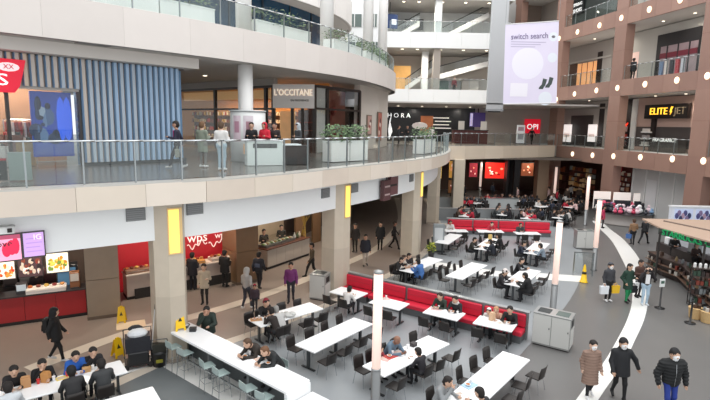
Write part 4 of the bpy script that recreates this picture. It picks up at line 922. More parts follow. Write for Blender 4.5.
for (x, z, r) in ((.87, .86, .085), (.88, .6, .09), (.8, .08, .13)): MB().ball((bw * x, -.002, bh * z), (bw * r, .006, bw * r), 20, 10).obj('pale_disc', M('#dfe4ee', .7), bn)
MB().ball((bw * .87, -.012, bh * .86), (bw * .035, .006, bw * .025), 8, 6).obj('print_mark', M('#6d6a72', .6), bn)
for k in range(2): MB().prism([(0, 0), (.34, .0), (.42, .18), (.5, .26), (.62, .75), (.3, .82), (.22, .35), (.05, .16)], 0, .008, TR(bw * (.66 + .12 * k), -.004, bh * (.2 + .02 * k)) @ Matrix.Rotation(math.pi / 2, 4, 'X')).obj('boot_print', M('#3f4a48', .6), bn)
B('print_block', (bw * .12, -.01, bh * .1), (bw * .45, -.002, bh * .27), M('#e9e7f0', .7), bn)
YH2 = 46.0
a = PY(487, 0, YH2); b = PY(504.5, 0, YH2); d = PY(486, 112, YH2)
bn = empty('hanging_banner', d, 0, 'tall narrow grey banner hanging left of the lilac banner', 'banner')
MB().rbox((0, 0, .25), (b.x - a.x, .25, 22), .03).obj('panel', M('#b3b6b8', .5, noise=.03, scale=.6), bn)
B('end_bar', (-.03, -.05, .1), (b.x - a.x + .03, .3, .28), M('#8e9193', .4), bn); B('end_bracket', (.2, .05, 0), (b.x - a.x - .2, .2, .1), DARK, bn)

# ================================================================ furniture
def make_chair():
    o = empty('dining_chair')
    MB().rbox((-.21, -.2, .425), (.21, .22, .455), .014).obj('seat', BLACKP, o)
    mb = MB(); n = 6; vs = []
    for j, (z, y, w) in enumerate([(.44, -.19, .19), (.56, -.215, .205), (.7, -.235, .205), (.81, -.26, .19)]):
        for i in range(n + 1):
            t = i / n * 2 - 1; vs.append((w * t, y - .035 * (1 - t * t), z))
    for j in range(4):
        for i in range(n + 1): p = vs[j * (n + 1) + i]; vs.append((p[0], p[1] + .016, p[2]))
    N = 4 * (n + 1); fs = []
    for j in range(3):
        for i in range(n):
            a = j * (n + 1) + i; q = [a, a + 1, a + n + 2, a + n + 1]; fs.append(q); fs.append([N + k for k in q[::-1]])
    for i in range(n): a = 3 * (n + 1) + i; fs.append([a, a + 1, N + a + 1, N + a])
    for j in range(3):
        a = j * (n + 1); fs.append([a, a + n + 1, N + a + n + 1, N + a]); b = a + n; fs.append([b, N + b, N + b + n + 1, b + n + 1])
    mb.add(vs, fs); mb.obj('backrest', BLACKP, o, True)
    for sx in (-1, 1):
        for sy in (-1, 1): MB().tube((sx * .17, sy * .15, .43), (sx * .21, sy * .22, 0), .011, .011, 6).obj('leg', CHROME, o)
    return o
CH = make_chair(); CH_USED = [False]
def chair(x, y, rz, label, group, z=0):
    if not CH_USED[0]:
        CH_USED[0] = True; CH.location = (x, y, z); CH.rotation_euler = (0, 0, rz); tag(CH, label, 'chair', group); return CH
    CHc = dup(CH, (x, y, z), rz, label, group); return CHc
_tm = {}
def table_obj(x, y, ang, L, W, label, legs=3, name='dining_table'):
    o = empty(name, (x, y, 0), ang, label, 'table')
    key = (round(L, 2), W, legs)
    if key not in _tm:
        top = MB().rbox((-L / 2, -W / 2, .712), (L / 2, W / 2, .752), .012).mesh('tabletop', TABLE)
        lg = MB().box((-.035, -W * .32, .02), (.035, W * .32, .05)).box((-.03, -.05, .05), (.03, .05, .69)).box((-.035, -W * .36, .685), (.035, W * .36, .715)).mesh('leg', DSTEEL)
        _tm[key] = (top, lg)
    top, lg = _tm[key]; link('tabletop', top, o)
    for k in range(legs): link('leg', lg, o, ((-L / 2 + .18) + (L - .36) * (k / (legs - 1) if legs > 1 else .5), 0, 0))
    return o
TABLES = {}
RNG = random.Random(42)
def long_table(key, x, y, deg, L, desc, nside=4, W=.86, skip=(), legs=3, sides=(1, -1)):
    a = math.radians(deg); table_obj(x, y, a, L, W, 'long white table ' + desc, legs)
    TABLES[key] = dict(x=x, y=y, a=a, L=L, W=W, desc=desc, n=nside, taken={1: [], -1: []}, skip=set(skip), sides=sides)
def tloc(t, al, la): return t['x'] + al * math.cos(t['a']) - la * math.sin(t['a']), t['y'] + al * math.sin(t['a']) + la * math.cos(t['a'])
long_table('T0', -7.66, 12.2, 38, 3.1, 'crowded with seven diners at the lower left', 0, skip='x')
long_table('T1', -2.4, 17.25, 42, 2.7, 'behind the bar counter with a patterned coat', 4)
long_table('T2', -.55, 15.6, 51, 2.95, 'standing empty beyond the bar counter', 4)
long_table('T3', 1.7, 14.2, 44.5, 3.1, 'crossed by the nearest light post', 4)
long_table('T4', 3.75, 12.75, 50.5, 3.9, 'at the bottom edge beside the bench end', 5)
long_table('T5', -5.75, 11.15, 36, 2.0, 'cut by the bottom edge left of the bar', 0)
long_table('U1', 3.35, 24.1, 52, 3.1, 'with the blue jacketed diner', 4)
long_table('U2', 5.48, 23.2, 54, 3.0, 'standing empty behind the first red bench', 4)
long_table('U3', 7.85, 22.3, 55, 3.05, 'behind the bench end beside a light post', 4)
long_table('U4', 10.55, 28.0, 58, 3.2, 'covered with papers in the middle of the court', 4)
long_table('V1', 7.95, 28.8, 60, 3.2, 'with a group on its right side', 4)
long_table('V2', 5.85, 30.0, 62, 2.9, 'standing empty near the far lamp column', 4)
for k, (x, y, dg, ds) in enumerate([(-.2, 19.7, -35, 'at the far left end of the first red bench'), (1.4, 18.55, -34, 'before the first red bench behind the light post'), (3.38, 17.62, -33, 'in front of the woman on the first red bench'), (5.03, 16.72, -31, 'nearest the bins before the first red bench')]):
    long_table('S%d' % (k + 1), x, y, dg, 1.36, ds, 2, .86, legs=2, sides=(-1,))
for o in C.objects:
    if o.get('label', '').startswith('long white table') and any(w in o['label'] for w in ('red bench behind', 'far left end', 'woman on the first', 'nearest the bins', 'before the first red bench behind the light')):
        o['label'] = o['label'].replace('long white', 'short white')

def bench(p0, p1, n, face, labels, wall_label, gap=.1, htop=1.02):
    p0, p1 = Vector(p0), Vector(p1); L = (p1 - p0).length; d = (p1 - p0) / L
    ang = math.atan2(d.y, d.x)      # local -y is the seat side
    w = empty('half_wall', (p0.x, p0.y, 0), ang, wall_label, 'partition')
    for k in range(n): B('panel', (L * k / n + .004, 0, 0), (L * (k + 1) / n - .004, .12, htop), M('#8f9293', .4, .3), w)
    MB().rbox((-.05, -.03, htop), (L + .05, .16, htop + .04), .012).obj('cap_rail', M('#b9bcbc', .3, .6), w)
    for k in range(n):
        o = empty('red_bench', (p0 + d * (L * k / n + gap / 2)).to_3d(), ang, labels[k], 'bench', None); l = L / n - gap
        B('base', (.03, -.5, 0), (l - .03, -.02, .3), M('#6f7274', .4, .4), o)
        MB().rbox((0, -.58, .3), (l, -.01, .46), .035).obj('seat_cushion', RED, o)
        T = Matrix.Rotation(-.1, 4, 'X')
        bc = MB().rbox((0, -.13, .5), (l, -.02, .97), .035).obj('back_cushion', RED, o)
        MB().path([(0.02, -.135, .735), (l - .02, -.135, .735)], .006, 5).obj('seam', REDD, bc)
    return d
bench((-.45, 21.75), (6.3, 17.05), 5, -1, ['red bench section at the far left end beside the waste bin', 'red bench section behind the nearest light post', 'red bench section where the woman in green sits', 'red bench section with the child in white', 'red bench section nearest the double bins'], 'long grey half wall with steel cap behind the first red bench')
bench((6.7, 35.3), (13.9, 34.7), 4, -1, ['distant red bench section at the left of the second row', 'distant red bench section with the small white table', 'distant red bench section right of the middle in the second row', 'distant red bench section beside the grey bins'], 'grey half wall behind the second red bench')
hw = B('half_wall', (6.4, 39.8, 0), (14.6, 39.92, 1.0), M('#8f9293', .4, .3)); tag(hw, 'grey half wall with pale rail crossing the far tables', 'partition'); B('cap_rail', (6.4, 39.76, 1.0), (14.6, 39.96, 1.05), M('#c3c5c5', .3, .5), hw)

# light posts
def light_post(u, v, label, h=3.85, g0=1.25):
    q = P(u, v); o = empty('light_post', q, 0, label, 'light post', 'glowing light posts')
    MB().lathe([(.17, 0), (.17, .03), (.13, .05), (.125, g0)], n=18).obj('base', M('#7d7f80', .35, .5), o, True)
    MB().lathe([(.12, g0), (.12, h)], n=18).obj('glow_tube', TUBE, o, True)
    MB().lathe([(.13, h), (.13, h + .05), (.05, h + .08)], n=18).obj('cap', M('#9a9c9c', .35, .5), o, True)
    MB().lathe([(.128, g0 - .04), (.128, g0 + .02)], n=18).obj('collar', M('#a9abab', .3, .6), [c for c in C.objects if c.parent == o and c.name.startswith('base')][0], True)
for a in [(375, 412, 'nearest glowing light post in front of the long table'), (552.5, 313, 'glowing light post rising behind the double bins'), (593.5, 270, 'glowing light post by the yellow cone'), (585, 225, 'glowing light post behind the far grey bins'),
          (553.5, 206, 'distant glowing light post by the right bridge column'), (479.5, 198, 'distant glowing light post under the bridge')]: light_post(*a)

# bins
def bin_unit(x, y, ang, n, label, w=.62, d=.72, h=1.2):
    o = empty('waste_bin', (x, y, 0), ang, label, 'bin')
    for k in range(n):
        dp = B('door_panel', (w * k + .012, -.012, .1), (w * (k + 1) - .012, 0, h - .06), M('#d2d2ce', .4, .15), o); B('lock', (w * (k + 1) - .08, -.02, h * .55), (w * (k + 1) - .05, -.012, h * .6), DSTEEL, dp)
    B('body', (0, 0, .04), (w * n, d, h - .02), M('#9c9d9b', .4, .3), o); B('plinth', (.03, .02, 0), (w * n - .03, d - .02, .05), DARK, o)
    MB().rbox((-.015, -.02, h - .03), (w * n + .015, d + .015, h), .01).obj('top', M('#b3b5b4', .3, .5), o)
    for k in range(n): B('tray_shelf' if k else 'opening', (w * k + .1, .12, h), (w * (k + 1) - .1, d - .15, h + .012), M('#2f3536', .5) if k != n - 1 or n == 1 else M('#5d6a66', .4), o)
    B('side_opening', (w * n, .18, h - .38), (w * n + .012, d - .2, h - .14), M('#17181a', .5), o); B('side_panel', (w * n, .06, .1), (w * n + .01, d - .06, h - .45), M('#d0d0cc', .4, .2), o)
    return o
bin_unit(6.37, 16.75, math.radians(-34), 2, 'double grey recycling bins at the end of the first red bench')
q = P(316, 300); bin_unit(q.x - .3, q.y + .1, math.radians(-20), 1, 'single grey waste bin beside the second lamp column', .72, .7, 1.15)
q = P(576, 249); bin_unit(q.x, q.y, math.radians(-5), 2, 'grey recycling bins beyond the yellow cone', .55, .6, 1.2)
q = P(545, 240); bin_unit(q.x - .3, 34.9, 0, 1, 'small grey bin at the right end of the second red bench', .5, .5, 1.1)

# the bar
ba = Vector((-5.92, 14.95)); bb = Vector((-1.6, 11.35)); bdv = (bb - ba).normalized(); BL = (bb - ba).length
bar = empty('bar_counter', (ba.x, ba.y, 0), math.atan2(bdv.y, bdv.x), 'long white bar counter with stools in the lower centre', 'counter')
MB().rbox((0, 0, 1.0), (BL, .82, 1.07), .015).obj('worktop', TABLE, bar)
for x in (.1, 1.95, 3.8, BL - .12): B('support_panel', (x, .2, .02), (x + .1, .72, 1.0), M('#7f8486', .35, .5), bar)
B('back_panel', (.1, .68, .02), (BL - .05, .74, 1.0), M('#5b6062', .35, .4), bar); B('foot_rail', (.1, .16, .25), (BL - .1, .2, .29), CHROME, bar)
B('end_block', (BL - .08, 0, .0), (BL + .02, .82, 1.0), M('#eef0f1', .35), bar)
lowb = empty('low_counter', (bb.x, bb.y, 0), math.atan2(bdv.y, bdv.x), 'lower white counter joined to the bar end at the bottom edge', 'counter')
MB().rbox((.05, .02, .68), (1.9, .86, .75), .012).obj('worktop', TABLE, lowb)
for x in (.25, 1.5): B('support_panel', (x, .15, 0), (x + .1, .7, .68), M('#c9cccd', .4), lowb)
def make_stool():
    o = empty('bar_stool')
    MB().rbox((-.18, -.17, .72), (.18, .18, .745), .012).obj('seat', M('#9fb0ae', .25), o); B('backrest', (-.17, -.19, .76), (.17, -.175, .95), M('#a8b8b6', .25), o)
    for sx in (-1, 1):
        for sy in (-1, 1): MB().tube((sx * .14, sy * .14, .72), (sx * .19, sy * .2, 0), .011, .011, 6).obj('leg', CHROME, o)
        B('back_stay', (sx * .15 - .008, -.19, .74), (sx * .15 + .008, -.175, .78), CHROME, o)
    MB().path([(-.17, -.18, .28), (.17, -.18, .28), (.17, .18, .28), (-.17, .18, .28), (-.17, -.18, .28)], .009, 5).obj('foot_ring', CHROME, o)
    return o
st0 = make_stool(); bang = math.atan2(bdv.y, bdv.x)
sl = ['grey bar stool nearest the lamp column end of the bar', 'second grey bar stool from the lamp column end', 'grey bar stool left of the middle bar support', 'grey bar stool right of the middle bar support', 'fifth grey bar stool along the bar', 'last grey bar stool near the bar end']
for k, x in enumerate((.65, 1.3, 2.45, 3.1, 4.3, 4.95)):
    q = ba + bdv * x + Vector((bdv.y, -bdv.x)) * .12
    if k == 0: st0.location = (q.x, q.y, 0.01); st0.rotation_euler = (0, 0, bang); tag(st0, sl[0], 'stool', 'bar stools')
    else: dup(st0, (q.x, q.y, .01), bang + RNG.uniform(-.2, .2), sl[k], 'bar stools')

# wet floor signs, cart, mop
def floor_sign(u, v, ang, label, z=0.0):
    q = P(u, v, z); o = empty('floor_sign', (q.x, q.y, z), ang, label, 'floor sign')
    for s in (-1, 1):
        T = TR(0, s * .17, 0) @ Matrix.Rotation(s * .26, 4, 'X')
        MB().prism([(-.16, 0), (-.1, 0), (-.085, .08), (.085, .08), (.1, 0), (.16, 0), (.11, .62), (-.11, .62)], -.008, .008, T @ Matrix.Rotation(math.pi / 2, 4, 'X')).obj('board', SIGNY, o)
        MB().prism([(-.06, .3), (.06, .3), (0, .45)], -.011, .011, T @ Matrix.Rotation(math.pi / 2, 4, 'X')).obj('warning_mark', M('#332a12', .5), o)
    B('handle', (-.05, -.03, .57), (.05, .03, .64), SIGNY, o)
floor_sign(122, 322, .3, 'yellow folding floor sign beside the brown stone pier'); floor_sign(118, 356, .9, 'yellow folding floor sign left of the cleaning cart'); floor_sign(180, 329, .5, 'yellow folding floor sign standing on the bar end by the lamp column', 1.072)
q = P(131, 325); o = MB().rbox((-.5, -.35, 0), (.5, .35, .018), .008, frame(q.xy, (.9, .45))).obj('floor_mat', M('#d9c3a5', .8)); tag(o, 'pale tan mat on the floor between the yellow signs', 'mat')
B('edge_strip', (-.52, -.37, 0), (.52, -.35, .012), M('#b89f80', .8), o, frame(q.xy, (.9, .45)))
q = P(139, 366); ct = empty('cleaning_cart', q, math.radians(25), 'black cleaning cart with white bags on top', 'cart')
B('deck', (-.4, -.25, .12), (.4, .25, .2), BLACK, ct); MB().rbox((-.3, -.24, .2), (.3, .24, .55), .03).obj('bucket', M('#202124', .4), ct)
mb = MB(); mb.box((-.36, -.22, .55), (.36, .22, 1.02)); mb.obj('black_bag', M('#23242b', .5, bump=.6, scale=6), ct)
MB().path([(-.4, .25, .2), (-.4, .25, 1.15), (.4, .25, 1.15), (.4, .25, .2)], .015).obj('frame', DSTEEL, ct)
MB().ball((0, .0, 1.08), (.3, .2, .16), 10, 6).obj('white_bag', M('#dfe1e4', .5, bump=.5, scale=5), ct); MB().ball((-.05, .15, 1.2), (.22, .12, .1), 8, 5).obj('dark_cloth', M('#2b2c30', .7), ct)
for sx in (-.33, .33):
    for sy in (-.2, .2): MB().tube((sx, sy - .02, .06), (sx, sy + .02, .06), .06, .06, 10).obj('wheel', BLACK, ct)
q = P(160, 365); cb = empty('mop_bucket', q, math.radians(20), 'black wringer bucket at the foot of the lamp column', 'bucket')
MB().lathe([(.2, 0), (.26, .45), (.27, .47)], n=12).obj('tub', M('#1d1e1f', .45), cb, True); B('wringer', (-.2, -.1, .45), (.2, .12, .72), M('#2b2b24', .5), cb); MB().path([(-.24, 0, .45), (-.24, 0, .85), (.24, 0, .85), (.24, 0, .45)], .012).obj('bail', DSTEEL, cb); B('yellow_mark', (-.1, -.275, .2), (.1, -.25, .3), M('#8f8a2b', .5), cb)
q = P(151, 364); mp = empty('mop', q, 0, 'long mop with white handle leaning by the lamp column', 'mop'); MB().tube((0, 0, .1), (.12, .18, 1.75), .016, .016, 6).obj('handle', M('#cfd2d3', .4), mp); MB().lathe([(.12, 0), (.09, .1), (.02, .16)], n=10).obj('head', M('#2b2c2f', .8), mp); MB().tube((.12, .18, 1.75), (.13, .195, 1.92), .02, .02, 6).obj('grip', BLACK, mp)
# yellow cone and glass screen
q = P(583.5, 282); cn = empty('wet_floor_cone', q, 0, 'yellow cone sign standing by the glass screen', 'floor sign')
MB().lathe([(.2, 0), (.2, .03), (.16, .04), (.05, .85), (.02, .9)], n=14).obj('cone', SIGNY, cn, True); MB().lathe([(.115, .42), (.095, .55)], n=14).obj('black_band', M('#3b3318', .5), cn, True)
q = P(589, 279); gs = empty('glass_screen', (q.x, q.y + .5, 0), math.radians(-8), 'low steel framed glass screen behind the yellow cone', 'screen')
for x in (-.6, .35): B('post', (x, 0, 0), (x + .05, .05, 1.25), STEEL, gs)
B('pane', (-.55, .015, .1), (.35, .03, 1.2), PANE, gs); B('top_bar', (-.6, 0, 1.22), (.4, .05, 1.27), STEEL, gs)

# far tables beyond the second bench, and small ones in front of it
far = [(456, 230.5, 1.5, 0, 'small white table at the left of the second red bench'), (490, 231, 1.7, 0, 'small white table at the middle of the second bench'), (527, 233, 1.6, 0, 'small white table at the right of the second red bench'),
       (467, 214, 2.4, 65, 'far white table at the left between the two rails'), (503, 212, 3.0, 70, 'far white table in the middle between the two rails'), (531, 216, 3.0, 55, 'far white table at the right between the two rails'),
       (472, 203, 3, 10, 'distant white table left of the red jackets'), (500, 200, 3, 5, 'distant white table behind the red jackets'), (524, 201, 3, 15, 'distant white table right of the red jackets'), (548, 206, 2.4, 20, 'distant white table near the vending machine'),
       (562, 216, 2.4, 50, 'white table behind the far grey bins'), (574, 206, 2.4, 40, 'distant white table before the dark wood shop'), (561, 199, 2.4, 30, 'distant white table by the right bridge column')]
fch = MB(); fch.rbox((-.21, -.2, .42), (.21, .21, .46), .012); fch.rbox((-.2, -.24, .46), (.2, -.2, .82), .01)
for sx in (-1, 1):
    for sy in (-1, 1): fch.tube((sx * .17, sy * .16, .43), (sx * .2, sy * .2, 0), .012, .012, 4)
fchm = fch.mesh('dining_chair', BLACKP)
FAR = []
for k, (u, v, L, dg, lb) in enumerate(far):
    q = P(u, v, .75); a = math.radians(dg); table_obj(q.x, q.y, a, L, .8, lb, 2); FAR.append((q.x, q.y, a, L, lb))
    n = max(2, int(L / .75))
    for s in (-1, 1):
        if k < 3 and s == 1: continue
        for i in range(n):
            al = (i - (n - 1) / 2) * .72; la = s * (.4 + .22); x = q.x + al * math.cos(a) - la * math.sin(a); y = q.y + al * math.sin(a) + la * math.cos(a)
            c = link('dining_chair', fchm, None, (x, y, 0), a + (math.pi if s > 0 else 0) + RNG.uniform(-.15, .15)); tag(c, 'black chair at the ' + lb, 'chair', 'chairs at the ' + lb)

# ================================================================ coffee kiosk and stalls on the right
cz = 2.65
rp = [P(642, 219.5, cz), P(661, 229, cz), P(712, 243, cz), P(790, 262, cz), P(790, 228, cz), P(712, 221, cz)]
kc = empty('coffee_kiosk', (P(690, 285).x, P(690, 285).y, 0), 0, 'dark coffee kiosk with tan canopy and green lettering', 'kiosk'); inv = TR(-kc.location.x, -kc.location.y, 0)
MB().prism([tuple(p.xy) for p in rp], cz - .02, cz + .06, inv).obj('canopy', M('#b39a88', .6, noise=.06, scale=1.5), kc)
ridge = MB().tube(tuple(P(664, 221, cz + .08)), tuple(P(760, 241, cz + .08)), .05, .05, 6, inv); ridge.obj('canopy_rib', M('#6f5f55', .6), kc)
a, b = rp[1], rp[3]; dd = (b.xy - a.xy); T = inv @ frame(a.xy, dd, 0)
B('green_fascia', (-.1, -.04, cz - .28), (dd.length, .02, cz + .02), M('#3a4540', .5), kc, T)
text('lettering', 'STARBUCKS COFFEE', .42, M('#1f9a5c', .5, emit=.25), kc, T @ TR(.15, -.06, cz - .13), .03, 'LEFT')
for u, v in ((661, 231), (706, 244)):
    q = P(u, v, cz); MB().tube(inv @ Vector((q.x, q.y + .05, 0)), inv @ Vector((q.x, q.y + .05, cz - .02)), .05, .05, 8).obj('post', M('#2a2624', .4), kc)
# counter under the canopy
cpts = [P(647, 268), P(662, 276), P(680, 283), P(697, 300), P(720, 318)]
WOOD = M('#2e2320', .45, noise=.2, scale=3)
for a, b in zip(cpts[:-1], cpts[1:]):
    d_ = b.xy - a.xy; T = inv @ frame(a.xy, d_, 0)
    B('counter_front', (0, 0, 0), (d_.length, .6, .92), WOOD, kc, T); B('counter_top', (-.03, -.05, .92), (d_.length + .03, .65, .97), M('#4b3a32', .35), kc, T)
    for z in (.3, .6): B('shelf', (.04, -.18, z), (d_.length - .04, 0, z + .03), M('#6f5647', .5), kc, T)
B('back_counter', (0, 0, 0), (9, .8, 1.0), WOOD, kc, inv @ frame(P(655, 258).xy, (P(715, 283).xy - P(655, 258).xy), 0))
MB().prism([tuple(P(u, v).xy) for u, v in ((655, 258), (647, 268), (662, 276), (680, 283), (697, 300), (720, 318), (760, 300), (700, 262))], .0, .03, inv).obj('kiosk_floor', M('#4d4642', .6), kc)
rr = random.Random(8); GCN = {'#9a938a': 'grey', '#7a3528': 'red', '#8f7a58': 'tan', '#4a3528': 'brown', '#2b4233': 'green', '#7b8082': 'silver', '#3d2a26': 'maroon', '#b9b4ac': 'white', '#2a2220': 'black'}; GC = list(GCN)
def goods_item(loc, rz, lb, kind):
    c = rr.choice(GC); lb = lb.replace('small', 'small ' + GCN[c])
    if kind == 0: o = MB().lathe([(.05, 0), (.06, .14), (.062, .15), (.03, .17)], n=8).obj('paper_cup', M(c, .5)); nm = 'cup'
    elif kind == 1: o = MB().rbox((-.08, -.05, 0), (.08, .05, .2), .01).obj('coffee_packet', M(c, .5)); nm = 'packet'
    else: o = MB().lathe([(.06, 0), (.065, .15), (.03, .2), (.03, .25)], n=8).obj('bottle', M(c, .4)); nm = 'bottle'
    o.location = loc; o.rotation_euler = (0, 0, rz); tag(o, lb, nm, 'goods on the coffee kiosk')
for k, (a, b) in enumerate(zip(cpts[:-1], cpts[1:])):
    d_ = b.xy - a.xy; T = frame(a.xy, d_, 0); n = max(2, int(d_.length / .3))
    for i in range(n):
        for z, y in ((.97, .2), (.63, -.1), (.33, -.1)):
            if rr.random() < .35: continue
            kd_ = rr.randrange(3); nm = ['paper cup', 'coffee packet', 'bottle'][kd_]
            goods_item(T @ Vector(((i + .5) * d_.length / n, y, z)), rr.random() * 3, 'small %s on the %s of the coffee kiosk counter' % (nm, {.97: 'top', .63: 'upper shelf', .33: 'lower shelf'}[z]), kd_)
mach = [(668, 262, .5, .45, .55, 'steel espresso machine on the kiosk back counter', STEEL), (684, 266, .4, .4, .6, 'black coffee grinder on the kiosk back counter', BLACK), (696, 270, .6, .45, .4, 'white pastry case on the kiosk back counter', WHITE), (656, 259, .35, .35, .4, 'white cup stack box at the kiosk left end', WHITE)]
Tb = frame(P(655, 258).xy, (P(715, 283).xy - P(655, 258).xy), 0)
for k, (u, v, w, d_, h, lb, mt) in enumerate(mach): gadget(['espresso_machine', 'coffee_grinder', 'pastry_case', 'cup_box'][k], Tb, [2.6, 4.6, 6.2, .5][k], .4, 1.0, w, d_, h, lb, mt, kind=[0, 0, 3, 2][k])
q = P(698, 306); sh = empty('shelf_rack', (q.x, q.y, 0), math.radians(-20), 'tall black shelf rack of goods in front of the kiosk counter', 'shelf')
for sx in (-.4, .38):
    for sy in (-.18, .16): B('upright', (sx, sy, 0), (sx + .03, sy + .03, 1.75), BLACK, sh)
for j, z in enumerate((.15, .55, .95, 1.35, 1.7)):
    B('board', (-.4, -.18, z), (.41, .19, z + .03), M('#3b302b', .5), sh)
    if j < 4:
        for i in range(5): B('goods_box', (-.37 + .155 * i, -.16, z + .03), (-.25 + .155 * i, .02, z + .17 + .1 * rr.random()), M(rr.choice(GC), .5), sh)
for k in range(4): MB().lathe([(.06, 0), (.06, .16), (.03, .2)], (-.3 + .2 * k, 0, 1.73), 8).obj('goods_jar', M('#d8d8d6', .4), sh)
for k, (u, v, lb) in enumerate([(695, 318, 'wicker basket of packets at the kiosk front, left'), (707, 322, 'wicker basket of packets at the kiosk front, right')]):
    q = P(u, v); o = MB().lathe([(.22, 0), (.27, .42), (.28, .45)], tuple(q), 12).obj('goods_basket', M('#c9a877', .7, noise=.2, scale=20)); tag(o, lb, 'basket')
    for j in range(5): MB().rbox((-.06 + .2 * math.cos(j * 1.25) * .6 + q.x, -.04 + .2 * math.sin(j * 1.25) * .6 + q.y, .4), (.06 + .2 * math.cos(j * 1.25) * .6 + q.x, .04 + .2 * math.sin(j * 1.25) * .6 + q.y, .6), .01).obj('packet', M(rr.choice(GC), .5), o)
q = P(659.5, 308); sp = empty('sign_post', q, math.radians(12), 'black queue post with white notice before the coffee kiosk', 'sign post')
MB().lathe([(.2, 0), (.2, .02), (.04, .04), (.03, .95)], n=14).obj('post', BLACK, sp, True); MB().rbox((-.13, -.02, .95), (.13, .02, 1.3), .01).obj('notice', M('#dfe3e2', .4), sp); B('green_print', (-.08, -.03, 1.1), (.08, -.02, 1.22), M('#3d5b50', .5), sp)
q = P(690, 323); sp = empty('sign_post', q, 0, 'short black queue post in front of the wicker baskets', 'post'); MB().lathe([(.2, 0), (.2, .02), (.04, .04), (.035, 1.0), (.05, 1.02)], n=14).obj('post', BLACK, sp, True); MB().lathe([(.055, .9), (.055, .98)], n=12).obj('belt_head', DSTEEL, sp)
# phone case stall behind with white screens
p0, p1 = P(673, 222), P(724, 224)
ph = empty('screen_stall', (p0.x, p0.y, 0), 0, 'white stall wall with purple blue pictures behind the coffee kiosk', 'stall'); zt = PY(673, 207, p0.y).z; zb = PY(673, 222, p0.y).z
q0 = PY(672, 207, 31); q1_ = PY(724, 207, 31); q2_ = PY(672, 221, 31); ph.location = (q0.x, 31, 0)
W_ = q1_.x - q0.x
B('wall', (0, 0, 0), (W_, .25, q0.z), M('#dfe4ee', .5), ph); B('cap', (-.05, -.05, q0.z), (W_ + .05, .3, q0.z + .08), WHITE, ph); B('counter', (0, -.7, 0), (W_, -.05, .95), M('#c9ccd2', .5), ph)
for k in range(3):
    B('picture', (.2 + 1.35 * k, -.02, q0.z - 1.0), (1.35 + 1.35 * k, 0, q0.z - .12), M('#b9c4df', .5, emit=.25), ph)
    for j in range(7): MB().ball((.35 + 1.35 * k + .13 * j, -.03, q0.z - .55 + .2 * math.sin(j * 2.1)), (.14, .02, .2), 7, 4).obj('picture_patch', M(['#4a4a78', '#7b6a8c', '#2e3558', '#a58a9c'][j % 4], .5, emit=.1), ph)
# round merchandise stall
q = P(622, 222); ms = empty('merchandise_stall', q, math.radians(-8), 'rounded stall of bright toys and hats at the far walkway', 'stall')
MB().lathe([(2.2, 0), (2.2, .12), (2.1, .14), (2.15, .85), (2.25, .9)], n=28).obj('round_counter', M('#8f8985', .45), ms, True)
MB().lathe([(2.26, .9), (2.26, .94)], n=28).obj('counter_rim', DSTEEL, ms)
for k in range(3): B('sign_board', (-2.0 + 1.5 * k, 1.2 - .25 * k, .9), (-.65 + 1.5 * k, 1.3 - .25 * k, 2.35), M('#f0e6df', .5, emit=.35), ms); B('dark_shelf', (-1.95 + 1.5 * k, 1.0 - .25 * k, .95), (-.7 + 1.5 * k, 1.18 - .25 * k, 1.7), M('#2b2e35', .5), ms)
TN = {'#e9e6ee': 'off-white', '#c9405f': 'crimson', '#8fb3d9': 'blue', '#24262c': 'black', '#f0d7de': 'pale pink', '#b98cc4': 'lilac', '#d9d5d0': 'grey', '#3a3c44': 'charcoal', '#e05a78': 'pink', '#ffffff': 'white'}
rr2 = random.Random(19); TC = ['#e9e6ee', '#c9405f', '#8fb3d9', '#24262c', '#f0d7de', '#b98cc4', '#d9d5d0', '#3a3c44', '#e05a78', '#ffffff']
for k in range(78):
    a = rr2.uniform(0, 6.28); r_ = 2.05 * math.sqrt(rr2.random()); s = rr2.uniform(.13, .3)
    x_, y_ = r_ * math.cos(a), r_ * math.sin(a)
    tc_ = rr2.choice(TC); tc = M(tc_, .6); w = ms.matrix_basis @ Vector((x_, y_, .94))
    o = MB().ball((0, 0, s * .8), (s, s * .9, s * .8), 8, 5).ball((0, 0, s * 1.9), (s * .6, s * .6, s * .55), 8, 5).obj('plush_toy', tc, None, True); o.location = w
    tag(o, 'small %s plush toy piled on the rounded merchandise stall' % TN[tc_], 'toy', 'toys on the merchandise stall')

